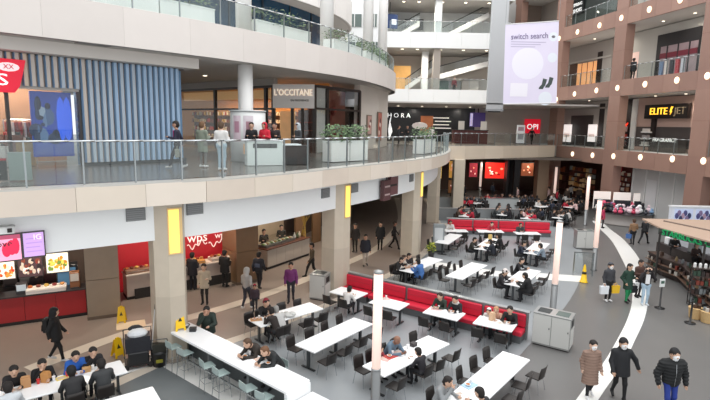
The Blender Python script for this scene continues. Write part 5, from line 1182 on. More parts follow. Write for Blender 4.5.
# ================================================================ people
def surfnet(Vv, org, h):
    """naive surface nets on a scalar grid"""
    s = Vv < 0
    c = np.zeros(tuple(n - 1 for n in Vv.shape), np.int8)
    cn = [(i, j, k) for i in (0, 1) for j in (0, 1) for k in (0, 1)]
    sl = lambda A, o: A[o[0]:A.shape[0] - 1 + o[0], o[1]:A.shape[1] - 1 + o[1], o[2]:A.shape[2] - 1 + o[2]]
    for o in cn: c += sl(s, o)
    act = (c > 0) & (c < 8); idx = -np.ones(c.shape, np.int64); I = np.argwhere(act); idx[act] = np.arange(len(I))
    acc = np.zeros((len(I), 3)); cnt = np.zeros(len(I))
    for a in range(3):
        for o in cn:
            if o[a]: continue
            o2 = list(o); o2[a] = 1
            v0 = Vv[I[:, 0] + o[0], I[:, 1] + o[1], I[:, 2] + o[2]]; v1 = Vv[I[:, 0] + o2[0], I[:, 1] + o2[1], I[:, 2] + o2[2]]
            m = (v0 < 0) != (v1 < 0); t = np.where(m, v0 / np.where(m, v0 - v1, 1), 0)
            pnt = np.array(o, float)[None, :].repeat(len(I), 0); pnt[:, a] = t
            acc += pnt * m[:, None]; cnt += m
    vs = (I + acc / cnt[:, None]) * h + org
    fs = []
    for a in range(3):
        b, d = (a + 1) % 3, (a + 2) % 3
        n = list(Vv.shape); lo = [slice(1, n[i] - 1) for i in range(3)]; lo[a] = slice(0, n[a] - 1); hi = list(lo); hi[a] = slice(1, n[a])
        A, Bq = s[tuple(lo)], s[tuple(hi)]; E = np.argwhere(A != Bq)
        if len(E) == 0: continue
        sg = A[tuple(E.T)]; off = np.array([l.start for l in lo]); E = E + off
        def cell(db, dd):
            q = E.copy(); q[:, b] += db; q[:, d] += dd; return idx[q[:, 0], q[:, 1], q[:, 2]]
        Q = np.stack([cell(-1, -1), cell(0, -1), cell(0, 0), cell(-1, 0)], 1)
        Q[~sg] = Q[~sg][:, ::-1]; fs.append(Q)
    return vs, np.concatenate(fs)
SKIN, HAIR, TOP, BOT, SHOE, ACC, ACC2, DRK = range(8)
V3 = lambda *a: np.array(a, float)
def joints(kind='stand', ph=0.0, lean=0.0, armL='down', armR='down', step=.26, wide=0.0):
    J = {}; sit = kind == 'sit'
    if sit:
        pel = V3(0, 0, .53); chest = V3(0, .34 * lean, .87); neck = V3(0, .52 * lean, 1.05); head = V3(0, .66 * lean + .035, 1.215 - .12 * max(lean, 0))
    else:
        pel = V3(0, 0, .94); chest = V3(0, .3 * lean, 1.27); neck = V3(0, .48 * lean, 1.45); head = V3(0, .6 * lean + .03, 1.615 - .1 * abs(lean))
    J.update(pel=pel, chest=chest, neck=neck, head=head)
    for s, n, arm in ((-1, 'L', armL), (1, 'R', armR)):
        if sit:
            J['hip' + n] = V3(s * .095, .02, .53); J['knee' + n] = V3(s * .12, .42, .53); J['ank' + n] = V3(s * .12, .38 + .06 * s * ph, .09)
        else:
            a = step * s * ph
            J['hip' + n] = V3(s * .09, 0, .91); J['ank' + n] = V3(s * .09, a, .09 + (.07 if a < -.05 else 0)); J['knee' + n] = V3(s * .095, a * .5 + .045 + (.05 if a < -.05 else 0), .5)
        J['toe' + n] = J['ank' + n] + V3(s * .025, .15, -.045 if J['ank' + n][2] < .1 else -.1)
        sh = V3(s * .185, neck[1] * .9 - .005, neck[2] - .075); J['sh' + n] = sh
        if arm == 'down': e = sh + V3(s * .06, -.03, -.28); w = e + V3(s * .0, .09, -.23)
        elif arm == 'swing': e = sh + V3(s * .06, -.03 - .1 * s * ph, -.27); w = e + V3(0, .1 - .1 * s * ph, -.22)
        elif arm == 'table': e = sh + V3(s * .08, .13, -.25); w = V3(s * .1, sh[1] + .38, (.82 if sit else pel[2] + .2))
        elif arm == 'face': e = sh + V3(s * .07, .14, -.23); w = V3(s * .055, head[1] + .15, head[2] - .1)
        elif arm == 'pocket': e = sh + V3(s * .1, -.08, -.26); w = sh + V3(s * .02, .08, -.46)
        elif arm == 'front': e = sh + V3(s * .06, .02, -.27); w = e + V3(-s * .08, .24, .06)
        elif arm == 'up': e = sh + V3(s * .12, .12, -.16); w = V3(s * .09, head[1] + .12, head[2] + .0)
        elif arm == 'out': e = sh + V3(s * .16, -.02, -.22); w = e + V3(s * .08, .05, -.22)
        J['sh' + n] = sh + V3(s * wide * .5, 0, 0); J['elb' + n] = e + V3(s * wide, 0, 0); J['wr' + n] = w + V3(s * wide * .9, 0, 0)
    return J
def person_mesh(J, h=.026, bulk=1.0, coat=None, hairdo='short', hat=None, mask=False, hood=False, puffy=False, fine=False, scarf=False, pack=False):
    pr = []   # a, b, ra, rb, ysc, label
    def C_(a, b, ra, rb, l, ys=1.0, cut=None): pr.append((np.array(a, float), np.array(b, float), ra, rb, ys, l, cut))
    k = bulk; pel, chest, neck, head = J['pel'], J['chest'], J['neck'], J['head']
    C_(pel + V3(0, .0, .03), chest, .145 * k, .165 * k, TOP, .68); C_(J['shL'] * .85 + chest * .15, J['shR'] * .85 + chest * .15, .085 * k, .085 * k, TOP, .9)
    C_(J['hipL'], J['hipR'], .115, .115, BOT, .9); C_(neck - V3(0, 0, .03), head - V3(0, .01, .05), .055, .052, SKIN)
    C_(head - V3(0, -.008, .05), head + V3(0, 0, .035), .078, .098, SKIN, 1.12)
    C_(head + V3(0, .105, .0), head + V3(0, .122, -.025), .012, .018, SKIN)
    for s in (-1, 1): C_(head + V3(s * .096, 0, .01), head + V3(s * .098, 0, -.025), .016, .014, SKIN)
    if hairdo != 'bald': C_(head + V3(0, -.045, -.005), head + V3(0, -.018, .064), .095, .102, HAIR, 1.06); C_(head + V3(-.045, .05, .078), head + V3(.045, .05, .078), .046, .046, HAIR)
    if hairdo == 'long': C_(head + V3(0, -.06, .0), neck + V3(0, -.085, -.12), .09, .07, HAIR, .8)
    if hairdo == 'bun': C_(head + V3(0, -.1, .08), head + V3(0, -.11, .09), .05, .05, HAIR)
    if hat == 'beanie': C_(head + V3(0, -.026, .058), head + V3(0, -.024, .088), .11, .097, ACC, 1.05)
    if hat == 'cap': C_(head + V3(0, -.01, .06), head + V3(0, -.01, .085), .108, .1, ACC, 1.06); C_(head + V3(0, .1, .055), head + V3(0, .17, .045), .045, .03, ACC)
    if hood: C_(head + V3(0, -.035, -.02), head + V3(0, -.02, .06), .118, .115, ACC, 1.05); C_(neck + V3(0, -.05, .02), neck + V3(0, -.03, .03), .1, .1, ACC)
    if scarf: C_(neck + V3(-.04, .01, .02), neck + V3(.04, .01, .02), .085, .085, ACC)
    if mask: C_(head + V3(0, .062, -.03), head + V3(0, .058, -.062), .07, .06, ACC2)
    for n in 'LR':
        C_(J['hip' + n], J['knee' + n], .088, .062, BOT); C_(J['knee' + n], J['ank' + n], .06, .042, BOT)
        C_(J['ank' + n] + V3(0, -.03, -.03), J['toe' + n], .048, .036, SHOE)
        C_(J['sh' + n], J['elb' + n], .064 * k, .052 * k, TOP); C_(J['elb' + n], J['wr' + n], .052 * k, .04 * k, TOP)
        d = J['wr' + n] - J['elb' + n]; d = d / np.linalg.norm(d); J['hd' + n] = d
        C_(J['wr' + n] + d * .015, J['wr' + n] + d * .065, .032, .034, SKIN)
    if coat:
        if pel[2] > .7: C_(chest - V3(0, 0, .1), V3(0, pel[1] + .02, coat), .165 * k, .2 * k, TOP, .78, coat)
        else: C_(pel, (J['kneeL'] + J['kneeR']) / 2 - V3(0, .15, 0), .16 * k, .15 * k, TOP, 1)
    A = np.array([np.minimum(p[0], p[1]) - max(p[2], p[3]) * max(p[4], 1) for p in pr]).min(0) - 2 * h; Bm = np.array([np.maximum(p[0], p[1]) + max(p[2], p[3]) * max(p[4], 1) for p in pr]).max(0) + 2 * h
    A[2] = -h * 1.5; ns = np.ceil((Bm - A) / h).astype(int) + 1
    X, Y, Z = np.meshgrid(*[A[i] + h * np.arange(ns[i]) for i in range(3)], indexing='ij')
    def dist(p, X, Y, Z):
        a, b, ra, rb, ys, l, cut = p; ys_ = ys
        ax, ay, az = a[0], a[1], a[2]; dx, dy, dz = b[0] - ax, (b[1] - ay) / ys_, b[2] - az; px_, py_, pz_ = X - ax, (Y - ay) / ys_, Z - az
        t = np.clip((px_ * dx + py_ * dy + pz_ * dz) / (dx * dx + dy * dy + dz * dz + 1e-9), 0, 1)
        D = np.sqrt((px_ - t * dx) ** 2 + (py_ - t * dy) ** 2 + (pz_ - t * dz) ** 2) - (ra + (rb - ra) * t)
        if puffy and l == TOP: D = D + .009 * np.cos((Z if coat is None or True else t) * 2 * math.pi / .085)
        D = D * min(1, ys_)
        return D if cut is None else np.maximum(D, cut - Z)
    kk = .014; S_ = np.zeros(X.shape)
    for p in pr: S_ += np.exp(-np.clip(dist(p, X, Y, Z), -.25, 1.0) / kk)
    F = -kk * np.log(S_ + 1e-300)
    vs, fs = surfnet(F, A, h)
    vs[:, 2] = np.maximum(vs[:, 2], 0)
    fc = vs[fs].mean(1)
    DD = np.stack([dist(p, fc[:, 0], fc[:, 1], fc[:, 2]) for p in pr], 1); lab = np.array([p[5] for p in pr])[DD.argmin(1)]
    verts = vs.tolist(); faces = fs.tolist(); labs = lab.tolist()
    mb = MB()
    for n, s in (('L', -1), ('R', 1)):       # fingers and thumb
        d = J['hd' + n]; base = J['wr' + n] + d * .075
        side = np.cross(d, V3(0, 1, 0) if abs(d[1]) < .8 else V3(0, 0, 1)); side /= np.linalg.norm(side); nor = np.cross(side, d)
        if nor[1] < 0 and abs(d[2]) > .5: nor = -nor
        if abs(d[2]) <= .5 and nor[2] > 0: nor = -nor
        mb.cur = SKIN
        for q, (o, l) in enumerate(((-.027, .036), (-.009, .042), (.009, .04), (.026, .031))):
            p0 = base + side * o; p1 = p0 + d * l; p2 = p1 + d * l * .6 + nor * l * .5
            mb.tube(p0, p1, .0095, .0085, 4); mb.tube(p1, p2, .0085, .0065, 4)
        p0 = J['wr' + n] + d * .02 - side * s * .026; p1 = p0 + d * .03 - side * s * .026; p2 = p1 + d * .03 + nor * .008
        mb.tube(p0, p1, .011, .0095, 4); mb.tube(p1, p2, .0095, .007, 4)
    mb.cur = DRK
    for s in (-1, 1): mb.ball(head + V3(s * .036, .1, .008), (.012, .012, .007), 6, 4)
    if not mask: mb.ball(head + V3(0, .094, -.072), (.024, .012, .006), 6, 4)
    o = len(verts); verts += [tuple(v) for v in mb.v]; faces += [[i + o for i in f] for f in mb.f]; labs += mb.m
    me = bpy.data.meshes.new('person'); me.from_pydata(verts, [], faces)
    for i in range(8): me.materials.append(None)
    me.polygons.foreach_set('material_index', labs); me.polygons.foreach_set('use_smooth', [True] * len(faces)); me.update()
    return me
SK = ['#cda78f', '#ba8f78', '#dcb9a3', '#8a6350', '#c69d86']
_pm = {}
def person(label, loc, head_deg, mesh_key, skin=0, hair='#1d1715', top='#222226', bot='#1d1e22', shoe='#1b1b1d', acc='#333333', acc2='#eef0f2', size=1.0, group=None, **kw):
    """head_deg: 0 faces away from the camera, 90 faces right, 180 faces the camera"""
    kind = dict(kw); jk = {k: kind.pop(k) for k in list(kind) if k in ('kind', 'ph', 'lean', 'armL', 'armR', 'step', 'wide')}
    key = (mesh_key, tuple(sorted((k, str(v)) for k, v in kw.items())))
    if key not in _pm: _pm[key] = (person_mesh(joints(**jk), **kind), joints(**jk))
    me, J = _pm[key]; o = link('person', me, None, loc, -math.radians(head_deg)); o.scale = (size,) * 3
    cols = [SK[skin], hair, top, bot, shoe, acc, acc2, '#2a1a18']
    for i, c in enumerate(cols): o.material_slots[i].link = 'OBJECT'; o.material_slots[i].material = M(c, .75 if i not in (SKIN,) else .55, noise=(.12 if i in (TOP, BOT) else 0), scale=14)
    tag(o, label, 'person', group); return o
def pack(o, col, label='backpack'):
    b = MB().rbox((-.15, -.3, 1.02), (.15, -.12, 1.46), .05).obj('backpack', M(col, .7), o); MB().rbox((-.11, -.34, 1.06), (.11, -.3, 1.24), .02).obj('pocket', M(col, .7), b)
def held_bag(o, side, col, label, w=.3, h=.34, name='shopping_bag', fwd=.1):
    rz = o.rotation_euler.z; loc = o.location + Matrix.Rotation(rz, 3, 'Z') @ Vector((side * .27, fwd, .84 - h - .1))
    b = empty(name, loc, rz, label, 'bag'); MB().prism([(-w / 2, 0), (w / 2, 0), (w * .56, h), (-w * .56, h)], -.06, .06, Matrix.Rotation(math.pi / 2, 4, 'X')).obj('pouch', M(col, .6, bump=.3, scale=8), b)
    MB().path([(-w * .3, 0, h), (-w * .1, 0, h + .12), (w * .1, 0, h + .12), (w * .3, 0, h)], .008, 5).obj('strap', M(col, .6), b); return b
def crumple(o): return o
# -- foreground walkers
near = dict(h=.019)
w1 = person('person in long brown quilted coat and white mask walking at lower right', P(588, 396.5), 178, 'a', 2, top='#8a7164', bot='#17171a', shoe='#d9d9d9', size=.97, kind='walk', ph=.4, armL='swing', armR='swing', bulk=1.2, coat=.46, mask=True, puffy=True, hairdo='short', **near)
w2 = person('person in black coat, dark cap and white mask, middle of the front three', P(617.5, 398), 186, 'b', 0, top='#1d1e22', bot='#141416', acc='#17171a', size=1.02, kind='walk', ph=-.7, armL='out', armR='swing', wide=.03, bulk=1.28, coat=.72, mask=True, hat='beanie', scarf=True, **near)
w3 = person('person in shiny black puffer jacket and blue trousers at lower right corner', P(667, 414), 183, 'c', 0, top='#17191b', bot='#243a8c', acc='#17171a', size=1.06, kind='walk', ph=.35, armL='down', armR='down', wide=.1, bulk=1.5, mask=True, hat='beanie', puffy=True, **near)
MB().path([(0, .155, .86), (0, .185, 1.2), (0, .15, 1.42)], .006, 5).obj('zip', CHROME, w3)
# -- middle right group
mid = dict(h=.023)
g1 = person('person in dark grey jacket and cap carrying white and yellow bags', P(607, 301), 172, 'd', 0, top='#3a3b40', bot='#121214', shoe='#e4e4e4', acc='#4b4d54', kind='stand', bulk=1.08, mask=True, hat='beanie', scarf=True, **mid)
held_bag(g1, 1, '#e3e6ea', 'white plastic shopping bag held by the person in dark grey', .36, .36); held_bag(g1, -1, '#e2b520', 'yellow shopping bag held by the person in dark grey', .34, .34)
g2 = person('person in green coat and bright green trousers with dark bag', P(626, 302), 165, 'e', 0, top='#1d3a2e', bot='#15824f', shoe='#15171a', kind='walk', ph=.3, armL='front', armR='pocket', bulk=1.1, coat=.62, hairdo='long', **mid)
held_bag(g2, -1, '#191a1c', 'black shoulder bag on the green trousered person', .3, .3, 'shoulder_bag', .05)
g3 = person('person in open black jacket, white top and pale jeans, hands at face', P(644, 305), 190, 'f', 2, top='#211d20', bot='#a9c0d2', shoe='#c9d0d6', acc='#e9e9ec', kind='stand', armL='up', armR='up', bulk=1.1, **mid)
MB().rbox((-.09, .1, 1.0), (.09, .135, 1.42), .015).obj('white_top', M('#e4e4e6', .7), g3); MB().rbox((-.04, .2, 1.55), (.04, .215, 1.69), .005).obj('phone', BLACK, g3)
g4 = person('person in brown jacket half hidden behind the pale jeans person', P(637, 297), 160, 'g', 1, top='#4d332b', bot='#2a2326', kind='stand', armL='down', armR='front', bulk=1.15, **mid)
held_bag(g4, 1, '#dcdcdc', 'white bag hanging beside the brown jacket', .26, .28)
g5 = person('person in tan jacket with blue bag seen from behind on the walkway', P(632, 245), 8, 'h', 1, hair='#4a3324', top='#8a6a4e', bot='#18181b', kind='walk', ph=.2, armL='down', armR='front', **mid)
held_bag(g5, -1, '#4a6fa8', 'blue bag at the hip of the tan jacketed person', .3, .3, 'shoulder_bag', .0)
person('person in black striding right beside the tan jacket', P(643, 244), 60, 'i', 1, top='#18181b', bot='#151517', kind='walk', ph=1, step=.38, armL='swing', armR='swing', lean=.15, **mid)
person('person in pink red coat near the toy stall', P(602, 228), 120, 'j', 1, top='#c2375c', bot='#2b2529', kind='stand', coat=.7, h=.035)
person('barista in black at the coffee kiosk, left', P(672, 264), 200, 'k', 1, top='#1b1b1d', bot='#1b1b1d', kind='stand', armL='table', armR='table', h=.03)
person('barista in dark apron at the coffee kiosk, right', P(693, 275), 170, 'k2', 0, top='#3a2b28', bot='#1b1b1d', kind='stand', armL='table', armR='front', h=.03)
# -- concourse on the left
p = person('person in black with backpack walking past the red counter', P(57, 361), 75, 'l', 0, top='#141416', bot='#0f0f11', shoe='#c9c9c9', acc='#161618', kind='walk', ph=.8, armL='swing', armR='swing', bulk=1.2, hood=True, coat=.72, h=.022); pack(p, '#131315')
person('person in dark green jacket leaning on the bar counter', P(209, 352), 170, 'm', 1, top='#26322c', bot='#1a1c1e', kind='stand', lean=.5, armL='table', armR='face', bulk=1.2, coat=.7, h=.022)
person('person in cream coat queueing at the marble counter', P(205, 304), 175, 'n', 0, top='#b9ab97', bot='#201d1e', kind='stand', armL='front', armR='down', coat=.72, hairdo='long', h=.024)
person('person in black with blue bag ordering at the marble counter', P(193, 290), 10, 'o', 1, top='#1c1d24', bot='#1d1e26', kind='stand', armL='front', armR='front', bulk=1.15, coat=.7, h=.028)
person('person in black ordering right of the cream coat', P(225, 287), 15, 'o', 1, top='#191718', bot='#1b191a', kind='stand', armL='front', armR='front', bulk=1.15, coat=.7, h=.028)
p = person('person in pale grey hoodie walking with friend in the concourse', P(247, 309), 25, 'q', 1, top='#a8a29e', bot='#3a3a44', shoe='#e0dedc', acc='#b0aba6', kind='walk', ph=.7, armL='swing', armR='pocket', bulk=1.1, hood=True, h=.024)
person('child in red hat and dark coat beside the grey hoodie', P(255, 312), 170, 'qc', 1, top='#3a2c34', bot='#26262c', acc='#a81f35', size=.66, kind='stand', hat='beanie', bulk=1.2, h=.03)
p = person('person in black jacket walking away in front of the salad counter', P(259, 289), 15, 'r', 1, top='#20212a', bot='#1c1c22', kind='walk', ph=-.6, armL='swing', armR='swing', bulk=1.15, h=.026); MB().rbox((-.13, -.175, 1.08), (.13, -.14, 1.25), .01).obj('back_print', M('#4b5266', .7), p)
person('person in purple jacket walking with a cane', P(291, 302), 175, 's', 1, top='#6d2a63', bot='#2a2a34', kind='walk', ph=.4, armL='swing', armR='down', bulk=1.12, hairdo='short', h=.024)
q = P(287, 301); cnx = empty('walking_cane', q, 0, 'thin dark cane held beside the purple jacket', 'cane'); MB().tube((0, 0, 0), (.06, .05, .88), .012, .012, 6).obj('shaft', M('#3a3530', .5), cnx); MB().tube((-.0, .05, .88), (.12, .05, .88), .015, .015, 6).obj('handle', M('#2a2522', .5), cnx)
person('person in olive jacket striding past the salad counter', P(312, 277), 250, 't', 1, top='#4a3d2e', bot='#1c1a1c', kind='walk', ph=.9, step=.34, armL='swing', armR='swing', h=.026)
person('person in dark jacket and pale trousers under the deck', P(365, 266), 170, 'u', 1, top='#1c1c26', bot='#b3a89c', kind='walk', ph=.3, armL='swing', armR='down', bulk=1.15, coat=.78, h=.028)
person('person in black standing by the dark opening under the deck', P(380, 250), 185, 'v', 0, top='#161618', bot='#141416', kind='stand', bulk=1.15, coat=.7, h=.03)
person('person in black striding in the dark passage', P(394, 249), 100, 'w', 1, top='#1b1719', bot='#161416', kind='walk', ph=.9, step=.33, armL='swing', armR='swing', h=.028)
person('person in dark coat deep under the deck by the column', P(355, 252), 200, 'v2', 1, top='#221c1a', bot='#1a1717', kind='stand', coat=.75, h=.03)
bh = frame(SH[6], SH[7] - SH[6])
person('salad counter worker in black behind the glass cases', bh @ Vector((1.4, 1.5, 0)), 150, 'x1', 1, top='#1e1c1e', bot='#1e1c1e', kind='stand', armL='front', armR='front', h=.03); person('salad counter worker in dark apron near the golden branches', bh @ Vector((2.9, 1.5, 0)), 160, 'x1', 0, top='#33302c', bot='#1e1c1e', kind='stand', armL='front', armR='front', h=.03)
person('burger stall worker in dark shirt behind the red counter', T1 @ Vector((.75, 1.2, 0)), 160, 'x1', 0, top='#38292a', bot='#1e1c1e', kind='stand', armL='front', armR='front', h=.03, size=1.0)
# -- first upper deck
UD = L2
def up(u, v, y): q = PY(u, v, y); return Vector((q.x, q.y, UD))
p = person('person in navy jacket and magenta top walking on the deck', P(178, 168.5, L2), 262, 'y', 1, top='#242338', bot='#22222c', shoe='#c6c6c6', kind='walk', ph=.9, step=.34, armL='front', armR='swing', h=.026); MB().rbox((-.08, .09, 1.02), (.08, .125, 1.42), .02).obj('magenta_top', M('#b32a72', .7), p)
held_bag(p, -1, '#8a8d84', 'grey shoulder bag of the navy jacketed walker', .26, .3, 'shoulder_bag', -.05)
person('person in sage green coat standing behind the deck railing', P(203, 167.5, L2), 20, 'z', 2, top='#7d8577', bot='#6d6a66', shoe='#dcdcdc', hair='#6e5138', kind='stand', coat=.6, armL='front', armR='front', h=.028)
person('person in white top and pale jeans at the deck railing', P(222, 170.5, L2), 10, 'z2', 2, top='#d6d4d2', bot='#9fb3c1', shoe='#d9d9d9', hair='#54402e', kind='stand', armL='front', armR='front', bulk=1.12, h=.026)
pk = P(252, 163, L2); person('person in black beside the poster kiosk', P(252, 162, L2), 175, 'z3', 0, top='#1b1b1f', bot='#1d1d20', kind='stand', armL='front', armR='front', h=.03)
person('person in bright red hooded top behind the service counter', P(265, 162.5, L2), 200, 'z4', 1, top='#c31f35', bot='#22222a', acc='#b81c30', kind='stand', hood=True, bulk=1.15, armL='front', armR='front', h=.03)
person('person in dark jacket right of the red hooded top', P(275, 161.5, L2), 190, 'z3', 1, top='#33292a', bot='#22222a', kind='stand', armL='front', armR='front', h=.03)
person('person in grey headscarf and black vest by the boutique door', P(298, 162, L2), 230, 'z5', 1, top='#3a3d40', bot='#232327', acc='#a9b0b4', kind='stand', hood=True, armL='front', armR='down', h=.028)
# -- galleries and bridge
gq = lambda u: RP(u, 76, .9)[0]
person('person in black at the middle gallery railing, left of two', TRW @ Vector((gq(629.5), .9, L3)), 240, 'v', 0, top='#17171a', bot='#1a1a1d', kind='stand', bulk=1.15, coat=.7, h=.03)
person('person in black at the middle gallery railing, right of two', TRW @ Vector((gq(633.5), .8, L3)), 60, 'v', 1, top='#1e1e22', bot='#1a1a1d', kind='stand', bulk=1.15, coat=.7, h=.03)
q = PY(531.5, 140, 52.5); person('person in black with red print pausing on the back bridge', (q.x, q.y, L2), 170, 'w2', 1, top='#1a1518', bot='#161418', kind='walk', ph=.6, armL='out', armR='out', h=.035)
q = PY(454, 88, YB + 1.6); person('person in dark red on the lower back balcony', (q.x, q.y, 11.21), 180, 'w3', 1, top='#6b2430', bot='#1b1b20', kind='stand', h=.035)
for k, (u, c, lb) in enumerate([(407, '#1a1a1d', 'shopper in black before the beauty shop, left'), (431, '#c9c4c0', 'shopper in white top before the beauty shop'), (398, '#232327', 'shopper in dark coat at the far end of the deck')]):
    q = PY(u, 145, 45 if k < 2 else 40); person(lb, (q.x, q.y, L2), [200, 160, 90][k], 'w4', 1, top=c, bot='#202024', kind='stand', armL='front', armR='down', h=.035)
# -- seated diners
def seat(key, u, v, label, zh=1.2, ms='s1', lean=.35, stool=False, zoff=0.0, **kw):
    t = TABLES[key]; q = P(u, v, zh); dx, dy = q.x - t['x'], q.y - t['y']; ca, sa = math.cos(t['a']), math.sin(t['a'])
    al = dx * ca + dy * sa; la = -dx * sa + dy * ca; s = 1 if la > 0 else -1
    al = max(-t['L'] / 2 + .3, min(t['L'] / 2 - .3, al)); off = t['W'] / 2 + .27
    x, y = tloc(t, al, s * off); face = t['a'] + (math.pi if s > 0 else 0)      # local +y to the table centre
    t['taken'][s].append(al)
    kk_ = dict(kind='sit', lean=lean, armL='table', armR='table', h=.026); kk_.update(kw)
    o = person(label, (x, y, 0), 0, ms, **kk_); o.rotation_euler = (0, 0, face)
    return o, s, al
def chairs_for(key):
    t = TABLES[key]; n = t['n']
    for s in t['sides']:
        slots = [(-(n - 1) / 2 + i) * (t['L'] - .55) / max(n - 1, 1) for i in range(n)]
        tk = t['taken'][s]
        slots = [a for a in slots if all(abs(a - b) > .44 for b in tk)]
        for b in tk: slots.append(b)
        near_ = (s * math.cos(t['a']) < 0)
        for a in slots:
            if (key, s) == ('S', 0): continue
            has = a in tk
            off = t['W'] / 2 + (.25 if has else .16 + RNG.uniform(0, .12)); x, y = tloc(t, a, s * off)
            chair(x, y, t['a'] + (math.pi if s > 0 else 0) + (0 if has else RNG.uniform(-.12, .12)),
                  ('occupied black chair, ' if has else 'empty black chair, ') + '%s side, table ' % ('near' if near_ else 'far') + t['desc'], 'chairs at the table ' + t['desc'])
S_ = seat
S_('T0', 13, 366, 'diner in black at the left end of the crowded table', ms='a', top='#1c191b', skin=0, h=.022); S_('T0', 41, 360, 'diner in black holding a drink at the crowded table', ms='b', top='#18171a', h=.022, armR='face')
S_('T0', 73, 350, 'diner in bright blue jacket at the crowded table', ms='a', top='#2560b8', h=.022, bulk=1.15); S_('T0', 91, 348, 'diner in black beside the blue jacket', ms='b', top='#201f22', h=.022, armR='face')
S_('T0', 74, 377, 'diner in black beanie with back turned at the crowded table', ms='c', top='#2a2a2c', acc='#121214', h=.022, hat='beanie', bulk=1.15); S_('T0', 100, 361, 'diner in charcoal jacket with back turned at table end', ms='d', top='#36383a', h=.022, bulk=1.15)
S_('T0', 8, 388, 'diner in pale grey jacket at the lower left corner', ms='d', top='#c3c8cc', h=.022, bulk=1.15)
S_('T1', 262, 300, 'diner in black at the far side of the bar side table', ms='a', top='#1c1a1c', acc='#8a2433', hat='beanie', h=.026); S_('T1', 274, 311, 'diner in dark brown leaning over the bar side table', ms='b', top='#2b2320', lean=.6)
S_('T1', 285, 313, 'diner in black and white patterned coat', ms='d', top='#b9b8b6', hair='#8c8a86', bulk=1.2, lean=.6)
S_('T3', 391, 336, 'bald diner in blue grey denim jacket at the post table', ms='e', top='#5f7486', hair='#9a7a62', acc='#9a7a62', h=.022, skin=3, lean=.55, bulk=1.15, hairdo='bald'); S_('T3', 379, 346, 'child in red jumper at the post table', ms='f', top='#a8434c', size=.82, h=.024, zh=1.05)
S_('T3', 419, 350, 'child in dark jacket with back turned at the post table', ms='g', top='#26242a', size=.88, h=.022, zh=1.1)
S_('T4', 443, 379, 'diner in grey jumper at the bottom table', ms='h', top='#8d9092', h=.022, lean=.4, bulk=1.1, armR='face'); S_('T4', 490, 396, 'diner in dark top at the bottom edge', ms='i', top='#2b2a2e', h=.022, zh=1.2)
S_('S3', 434, 294, 'diner in dark green on the first red bench', ms='j', top='#2c382f', hair='#2a1d18')
S_('S3', 458, 297, 'diner in black and white scarf on the first red bench', ms='k', top='#242428', scarf=True, acc='#d9d6d2')
S_('S4', 476, 307, 'child in white hat on the first red bench', ms='l', top='#d3cdc9', hat='beanie', acc='#e9e4e2', size=.8, zh=1.0); S_('S4', 494, 309, 'diner in tan top on the first red bench', ms='m', top='#c99a84', size=.9, hair='#b58a66'); S_('S4', 511, 310, 'diner in black on the red bench nearest the bins', ms='n', top='#1b1a1c')
S_('S1', 354, 285, 'diner in white top at the far left bench table', ms='m', top='#d9d5d2', size=.92)
S_('U1', 396, 262, 'diner in black leaning at the blue jacket table', ms='o', top='#191719', lean=.5, bulk=1.15); S_('U1', 411, 256, 'diner in dark top across from the blue jacket', ms='p', top='#29262a'); S_('U1', 421, 262, 'diner in blue jacket with back turned behind the red bench', ms='d', top='#3f6ba8', bulk=1.2, coat=.5); S_('U1', 407, 258, 'diner in cream top across from the blue jacket', ms='p', top='#d8cfc4', hair='#3a2a20')
S_('U3', 493, 277, 'diner in white cap and black jacket left of the end table', ms='q', top='#2a272a', acc='#d9d0cc', hat='cap'); S_('U3', 517, 258, 'diner in black at the far side of the end table', ms='p', top='#1e1c20'); S_('U3', 541, 281, 'diner in long black coat with back turned beside the post', ms='r', top='#171719', bulk=1.25, coat=.5)
S_('U4', 522, 245, 'diner in navy at the paper covered table, left', ms='p', top='#252a3a'); S_('U4', 546, 247, 'diner in grey blue at the paper covered table, right', ms='d', top='#7d8a97')
S_('V1', 476, 241, 'diner in dark olive at the left of the group table', ms='p', top='#2f2d26'); S_('V1', 500, 236, 'diner in black at the right of the group table, far', ms='d', top='#1a191c', bulk=1.2); S_('V1', 497, 243, 'diner in navy at the right of the group table, near', ms='d', top='#20242f', bulk=1.2)
for k in list(TABLES): 
    if TABLES[k]['n'] or TABLES[k]['taken'][1] or TABLES[k]['taken'][-1]: chairs_for(k)
# at the bar
bfr = frame(ba, bdv)
for al, lb, kw in ((3.35, 'diner in dark brown bending over the bar counter', dict(top='#2e2722', hair='#57402f', ms='x')), (4.1, 'diner with brown hair in black coat bowed over the bar counter', dict(top='#1d2022', hair='#6b4a33', ms='y'))):
    q = bfr @ Vector((al, 1.12, .3)); ms = kw.pop('ms'); o = person(lb, q, 0, 'bar', kind='sit', lean=.75, armL='table', armR='table', h=.022, bulk=1.15, **kw); o.rotation_euler = (0, 0, bang + math.pi)
    st = dup(st0, (q.x, q.y, .01), bang + math.pi, 'grey bar stool under the ' + lb.split(' bending')[0].split(' bowed')[0], 'bar stools'); 
